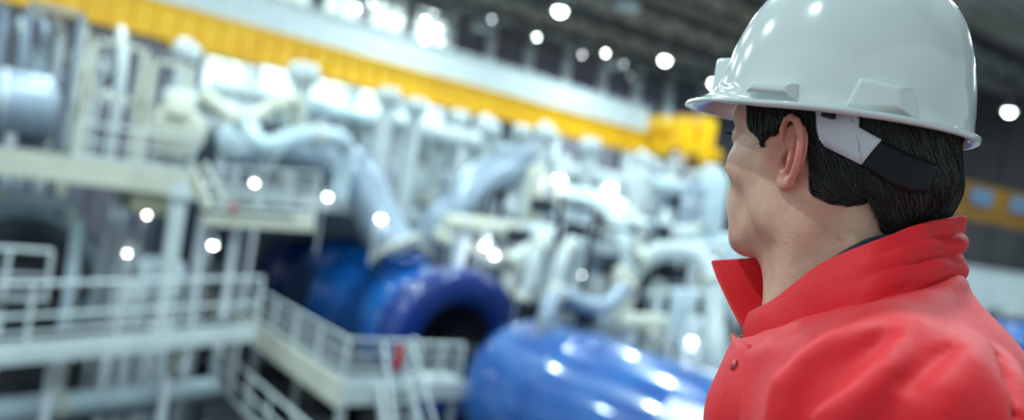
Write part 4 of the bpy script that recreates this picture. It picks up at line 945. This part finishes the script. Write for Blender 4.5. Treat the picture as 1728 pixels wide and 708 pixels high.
q = Vector((c0.x + 42 * math.cos(CA), c0.y + 42 * math.sin(CA), 4.0)); t = thing('crane_post', 'steel post carrying the far end of the yellow crane, hidden by the head', 'column', q, CA)
MB().box(-.4, .4, -.1, 1.3, 0, c0.z - 4.0 - .12).build('shaft', m_pil, t); MB().box(-4.5, .9, -.4, 1.6, c0.z - 4.12, c0.z - 4.0).build('runway_beam', m_ochre, t)
# second crane, seen dim behind the neck and collar
k0 = Vector(at(1540, 335, 42)); t = thing('crane_cab', 'ochre crane with glazed cab, dim behind the neck and collar', 'crane', k0, math.radians(-8))
MB().box(-3, 14, 0, 1.2, -.45, .1).build('girder', m_ochre, t); MB().box(-2, 14, .2, 1.4, .1, 1.5).build('cab_body', m_ochre, t)
for x0, x1 in ((.2, 2.3), (4.6, 6.4), (8, 10)): f = MB().box(x0 - .1, x1 + .1, .1, .2, .3, 1.35).build('window_frame', m_ochre, t); MB().box(x0, x1, .06, .1, .4, 1.25).build('pane', m_glassb, f)
MB().box(2.8, 3.2, .05, .2, -.4, 1.6).build('bracket', m_dark, t)
for x in (12.6, 13.6): MB().box(x - .15, x + .15, .6, .9, 1.5, 25.8 - k0.z).build('hanger', m_dark, t)
chest('long white parapet wall behind the red shoulder', 34, 60, 19.5, 20.3, 7.9, 10.05, 4, m_white, 'parapet', 'wall', None, 8)
p = Vector(at(1720, 565, 34)); vessel('blue machine end peeping over the red shoulder', (p.x + 1.5, p.y, p.z - .6), (1, 0, 0), 1.1, 6, m_blue, 4, 'blue_machine', 'machine', bands=1)
p = Vector(at(1704, 528, 33)); valve('dark stub valve on the blue machine behind the shoulder', p, .22, (-.3, -1, .2), p.z - 1.0, m_dark)

# ================================================================== LAMPS
FARL = [(500, 12, 3, 0), (602, 14, 1, 0), (628, 3, 1, 0), (645, 8, 1, 1), (670, 10, 1, 0), (663, 40, 1, 0), (677, 34, 1, 1), (718, 34, 1.2, 0), (738, 47, 1, 0), (717, 67, 2, 0), (745, 69, 1.1, 1), (731, 22, 1, 1), (853, 111, 1, 0), (872, 120, 1.1, 0), (906, 62, 1.1, 0), (963, 153, 1, 1), (981, 92, 1.2, 0), (1022, 89, 1.3, 0), (1052, 108, 1, 1), (1064, 127, 1, 1), (1030, 175, 1.2, 1), (830, 32, 1, 1)]
for i, (px, py, k, dim) in enumerate(FARL):
    p = Vector(at(px, py, 1.)); d = (p - Vector((0, 0, CAM_Z))); p = Vector((0, 0, CAM_Z)) + d * (64.6 / d.y)
    if p.z > 25: p = Vector((0, 0, CAM_Z)) + d * ((24.6 - CAM_Z) / d.z)
    o = lamp('%s %s round lamp from the left on the far wall' % (ORD[sorted(FARL).index(FARL[i])], 'faint' if dim else 'bright'), p, .17 * k ** .5 * p.y / 64, 'lamps on the far wall', m_lampsoft if dim else m_lamp, top=None if p.y > 64 else 25.9, wall=(p.x, 65.9, p.z + .4) if p.y > 64 else None, name='wall_lamp')
for px, py, lb in ((945, 18, 'high bay lamp with pale bell, topmost between columns and hat'), (1122, 101, 'high bay lamp glowing left of the hat'), (1205, 140, 'high bay lamp half hidden at the hat peak'), (1703, 188, 'high bay lamp glowing right of the hat')):
    p = Vector((0, 0, CAM_Z)); d = Vector(at(px, py, 1.)) - p; p = p + d * ((22. - CAM_Z) / d.z)
    lamp(lb, p, .34, 'high bay lamps in view', m_lamp, top=25.8, name='high_bay_lamp')
WL = [(973, 305, 34, .24, 'left of two bright work lamps among white pipes'), (1031, 315, 34.5, .22, 'right of two bright work lamps among white pipes'), (858, 436, 29, .16, 'bright added glint bulb just above the blue ring'), (787, 408, 30, .14, 'left of three added glint bulbs behind the blue ring'), (806, 400, 30.5, .12, 'middle of three added glint bulbs behind the blue ring'), (802, 425, 29.5, .13, 'right of three added glint bulbs behind the blue ring'), (676, 372, 29.6, .15, 'added glint bulb at the foot of the left grey pipe'), (570, 330, 33, .14, 'added glint bulb under the arch of the left grey pipe'), (1168, 572, 23, .13, 'work lamp low behind the blue drum near the jacket'), (430, 307, 28.5, .11, 'work lamp below the pale ball housing'), (985, 462, 27, .11, 'work lamp close behind the blue drum'), (248, 362, 28, .10, 'work lamp under the upper platform corner'), (215, 425, 28, .10, 'work lamp on the pot left of the white column'), (360, 411, 28.5, .15, 'added glint bulb below the cream landing'), (182, 160, 31, .12, 'work lamp between the cream pipe frames')]
for px, py, d, r, lb in WL:  # some bulbs are added for highlights on the machines, where no lamp stands
    p = Vector(at(px, py, d)); b = base_under(p.x, p.y, p.z)
    t = lamp(lb, p, r, 'work lamps in the machinery', m_lamp, name='lamp_or_glint')
    MB().tube([(0, .2, 2 * r), (0, .35, r), (0, .35, b - p.z)], .04, 6).build('lamp_post', m_pil, t); MB().tube([(0, 0, 1.9 * r), (0, .2, 2 * r)], .035, 6).build('bracket', m_pil, t)
# big bay lights hung over the machines and the gallery: these light the hall
BAYS = [(x, y) for y in (4, 16, 28, 40) for x in (-8, 6, 20, 34, 48)] + [(x, 57) for x in (20, 34, 48, 62)]  # last row added, stronger, to brighten the far wall
for i, (x, y) in enumerate(BAYS):
    t = thing('bay_light', 'wide round bay light under the roof trusses', 'lamp', (x, y, 23.0), 0, 'bay lights over the hall')
    MB().lathe((0, 0, 0), (0, 0, 1), [(.95, -.02), (.9, .3), (.4, .6), (.25, .7), (.25, .95), (1e-3, 1.)], 32).build('reflector', m_shade, t)
    MB().tube([(0, 0, .9), (0, 0, 2.85)], .05, 6).build('hanger', m_shade, t)
    ld = bpy.data.lights.new('bay_light_bulb', 'AREA'); ld.shape = 'DISK'; ld.size = .8; ld.energy = BAYW * (2.2 if y > 50 else 1); ld.color = (.74, .95, 1.)
    lo = bpy.data.objects.new('bay_light_bulb', ld); COL.objects.link(lo); lo.parent = t; lo.location = (0, 0, -.05)
# the gallery the man stands on
t = thing('gallery', 'steel grating gallery under the person in red', 'walkway', (0, 0, GALLERY_Z))
MB().box(-3, 1.9, -3, 2.4, -.12, -.008).build('deck', m_grate, t); MB().box(1.9, 2.0, -3, 2.4, -.3, .1).build('fascia', m_white, t)
for x, y in ((-2.6, -2.6), (-2.6, 2.), (1.5, -2.6), (1.5, 2.)): MB().box(x - .12, x + .12, y - .12, y + .12, -GALLERY_Z, -.12).build('leg', m_pil, t)
# even fill light added through the side left open behind the gallery
w = bpy.data.worlds.new('world'); SC.world = w; w.use_nodes = True
w.node_tree.nodes['Background'].inputs['Color'].default_value = (.62, .80, .86, 1); w.node_tree.nodes['Background'].inputs['Strength'].default_value = WORLDS
NUDGE = {'gate_valve': (-0.23, -0.77), 'filter_pot.001': (0.34, -0.07), 'filter_pot.003': (-0.48, 0.95), 'gate_valve.002': (0.06, 0.8), 'gate_valve.003': (0.48, 1.26), 'gate_valve.005': (0.83, 3.32), 'gate_valve.007': (-0.7, 0.03), 'vent_hood': (1.05, 1.73), 'vent_hood.002': (-0.34, -0.72), 'vent_hood.003': (0.31, -0.16), 'vent_hood.004': (0.96, 1.64), 'vent_hood.005': (1.01, 1.61), 'vent_hood.006': (1.93, 2.8), 'vent_hood.007': (0.28, -0.2), 'upright_vessel': (1.04, 3.24), 'upright_vessel.004': (0.18, 0.36), 'upright_vessel.005': (0.63, 1.14), 'upright_vessel.006': (1.01, 1.61), 'upright_vessel.007': (-1.12, -1.54), 'upright_vessel.009': (2.48, 2.35), 'upright_vessel.011': (0.49, -0.5), 'upright_vessel.014': (0.84, 0.99), 'upright_vessel.017': (1.21, 0.59), 'upright_vessel.020': (2.54, 2.29), 'lying_drum': (1.58, 3.03), 'lying_drum.001': (-0.31, 0.17), 'lying_drum.002': (1.06, 1.58), 'lying_drum.003': (1.7, 1.97), 'lying_drum.004': (-0.33, -0.81), 'lying_drum.006': (0.77, 0.41), 'lying_drum.007': (1.7, 1.97), 'lying_drum.008': (1.35, 0.61), 'lying_drum.009': (2.42, 2.39), 'lying_drum.010': (0.78, -0.2), 'lying_drum.011': (-0.64, 0.29), 'lying_drum.012': (-0.25, 1.46), 'bent_pipe': (-2.37, -2.44), 'bent_pipe.001': (-0.76, -0.42), 'bent_pipe.002': (-0.81, -1.02), 'bent_pipe.003': (0.75, 2.59), 'bent_pipe.004': (1.84, 1.84), 'bent_pipe.005': (-1.46, -1.27), 'bent_pipe.006': (1.26, 3.18), 'bent_pipe.008': (-1.33, -3.15), 'bent_pipe.009': (-0.75, -1.06), 'bent_pipe.010': (-2.33, -2.47), 'bent_pipe.011': (-0.46, 0.52), 'gate_valve.009': (0.33, 0.73), 'gate_valve.012': (0.99, 2.5), 'gate_valve.013': (0.83, 1.0), 'gate_valve.014': (-0.55, -0.58), 'gate_valve.015': (0.23, 0.84), 'gate_valve.016': (0.26, -0.23), 'gate_valve.017': (0.25, -0.25), 'gate_valve.018': (-0.48, 0.51), 'gate_valve.021': (0.5, -0.49), 'dark_gap_box': (0.72, 1.08), 'dark_gap_box.001': (0.21, 0.85), 'dark_gap_box.002': (-1.05, -0.14), 'dark_gap_box.003': (-0.05, -1.06), 'dark_gap_box.005': (0.86, 0.97), 'dark_gap_box.006': (-0.47, 0.52), 'dark_gap_box.007': (0.33, 0.81), 'dark_gap_box.009': (-1.14, -0.72), 'dark_gap_box.011': (-0.24, -0.32), 'dark_gap_box.014': (-0.12, -0.38), 'dark_gap_box.015': (0.56, 0.57), 'dark_gap_box.018': (-0.79, -0.15), 'thin_pipe': (1.83, 1.88), 'thin_pipe.001': (-0.24, -0.32), 'thin_pipe.002': (0.24, 0.32), 'thin_pipe.006': (1.65, 3.05), 'thin_pipe.010': (1.01, 1.65), 'thin_pipe.011': (2.81, 2.03), 'thin_pipe.014': (2.04, 1.65), 'thin_pipe.015': (-0.22, 0.78), 'thin_pipe.017': (-0.24, 0.25), 'gate_valve.022': (-0.51, 0.16), 'lamp_or_glint': (-0.55, 0.44), 'lamp_or_glint.002': (0.57, -0.4), 'lamp_or_glint.003': (0.59, -0.37), 'lamp_or_glint.004': (0.29, -0.19), 'lamp_or_glint.005': (0.81, -0.04), 'lamp_or_glint.006': (-0.62, 0.32), 'lamp_or_glint.007': (-1.06, -1.61), 'lamp_or_glint.011': (0.08, 0.39), 'upright_vessel.001': (0.57, 2.56), 'upright_vessel.013': (1.6, 1.3), 'upright_vessel.016': (0.24, -0.25), 'thin_pipe.013': (0.78, -0.19)}
for k_, (a_, b_) in NUDGE.items():
    if k_ in bpy.data.objects: o_ = bpy.data.objects[k_]; o_.location.x += a_; o_.location.y += b_
# ================================================================== CAMERA
def make_camera():
    R = math.radians(8.65); pd = math.atan(18 / 1400); th = math.radians(34.77)
    fh = Vector((math.sin(th), math.cos(th), 0)); rt = Vector((math.cos(th), -math.sin(th), 0)); up = Vector((0, 0, 1))
    fwd = fh * math.cos(pd) - up * math.sin(pd); upc = up * math.cos(pd) + fh * math.sin(pd)
    cx = rt * math.cos(R) + upc * math.sin(R); cy = upc * math.cos(R) - rt * math.sin(R)
    cd = bpy.data.cameras.new('camera'); co = bpy.data.objects.new('camera', cd); COL.objects.link(co)
    co.matrix_world = Matrix(((cx.x, cy.x, -fwd.x, 0), (cx.y, cy.y, -fwd.y, 0), (cx.z, cy.z, -fwd.z, CAM_Z), (0, 0, 0, 1)))
    cd.sensor_width = 36; cd.lens = 36 * 1400 / 1728; cd.clip_start = .05; cd.clip_end = 400
    cd.dof.use_dof = True; cd.dof.focus_distance = .735; cd.dof.aperture_fstop = cd.lens / 13.0
    cd.dof.aperture_ratio = 1.12
    SC.camera = co
make_camera()
SC.view_settings.view_transform = 'Standard'; SC.view_settings.look = 'None'; SC.view_settings.exposure = .38; SC.view_settings.gamma = 1
SC.view_settings.use_curve_mapping = False
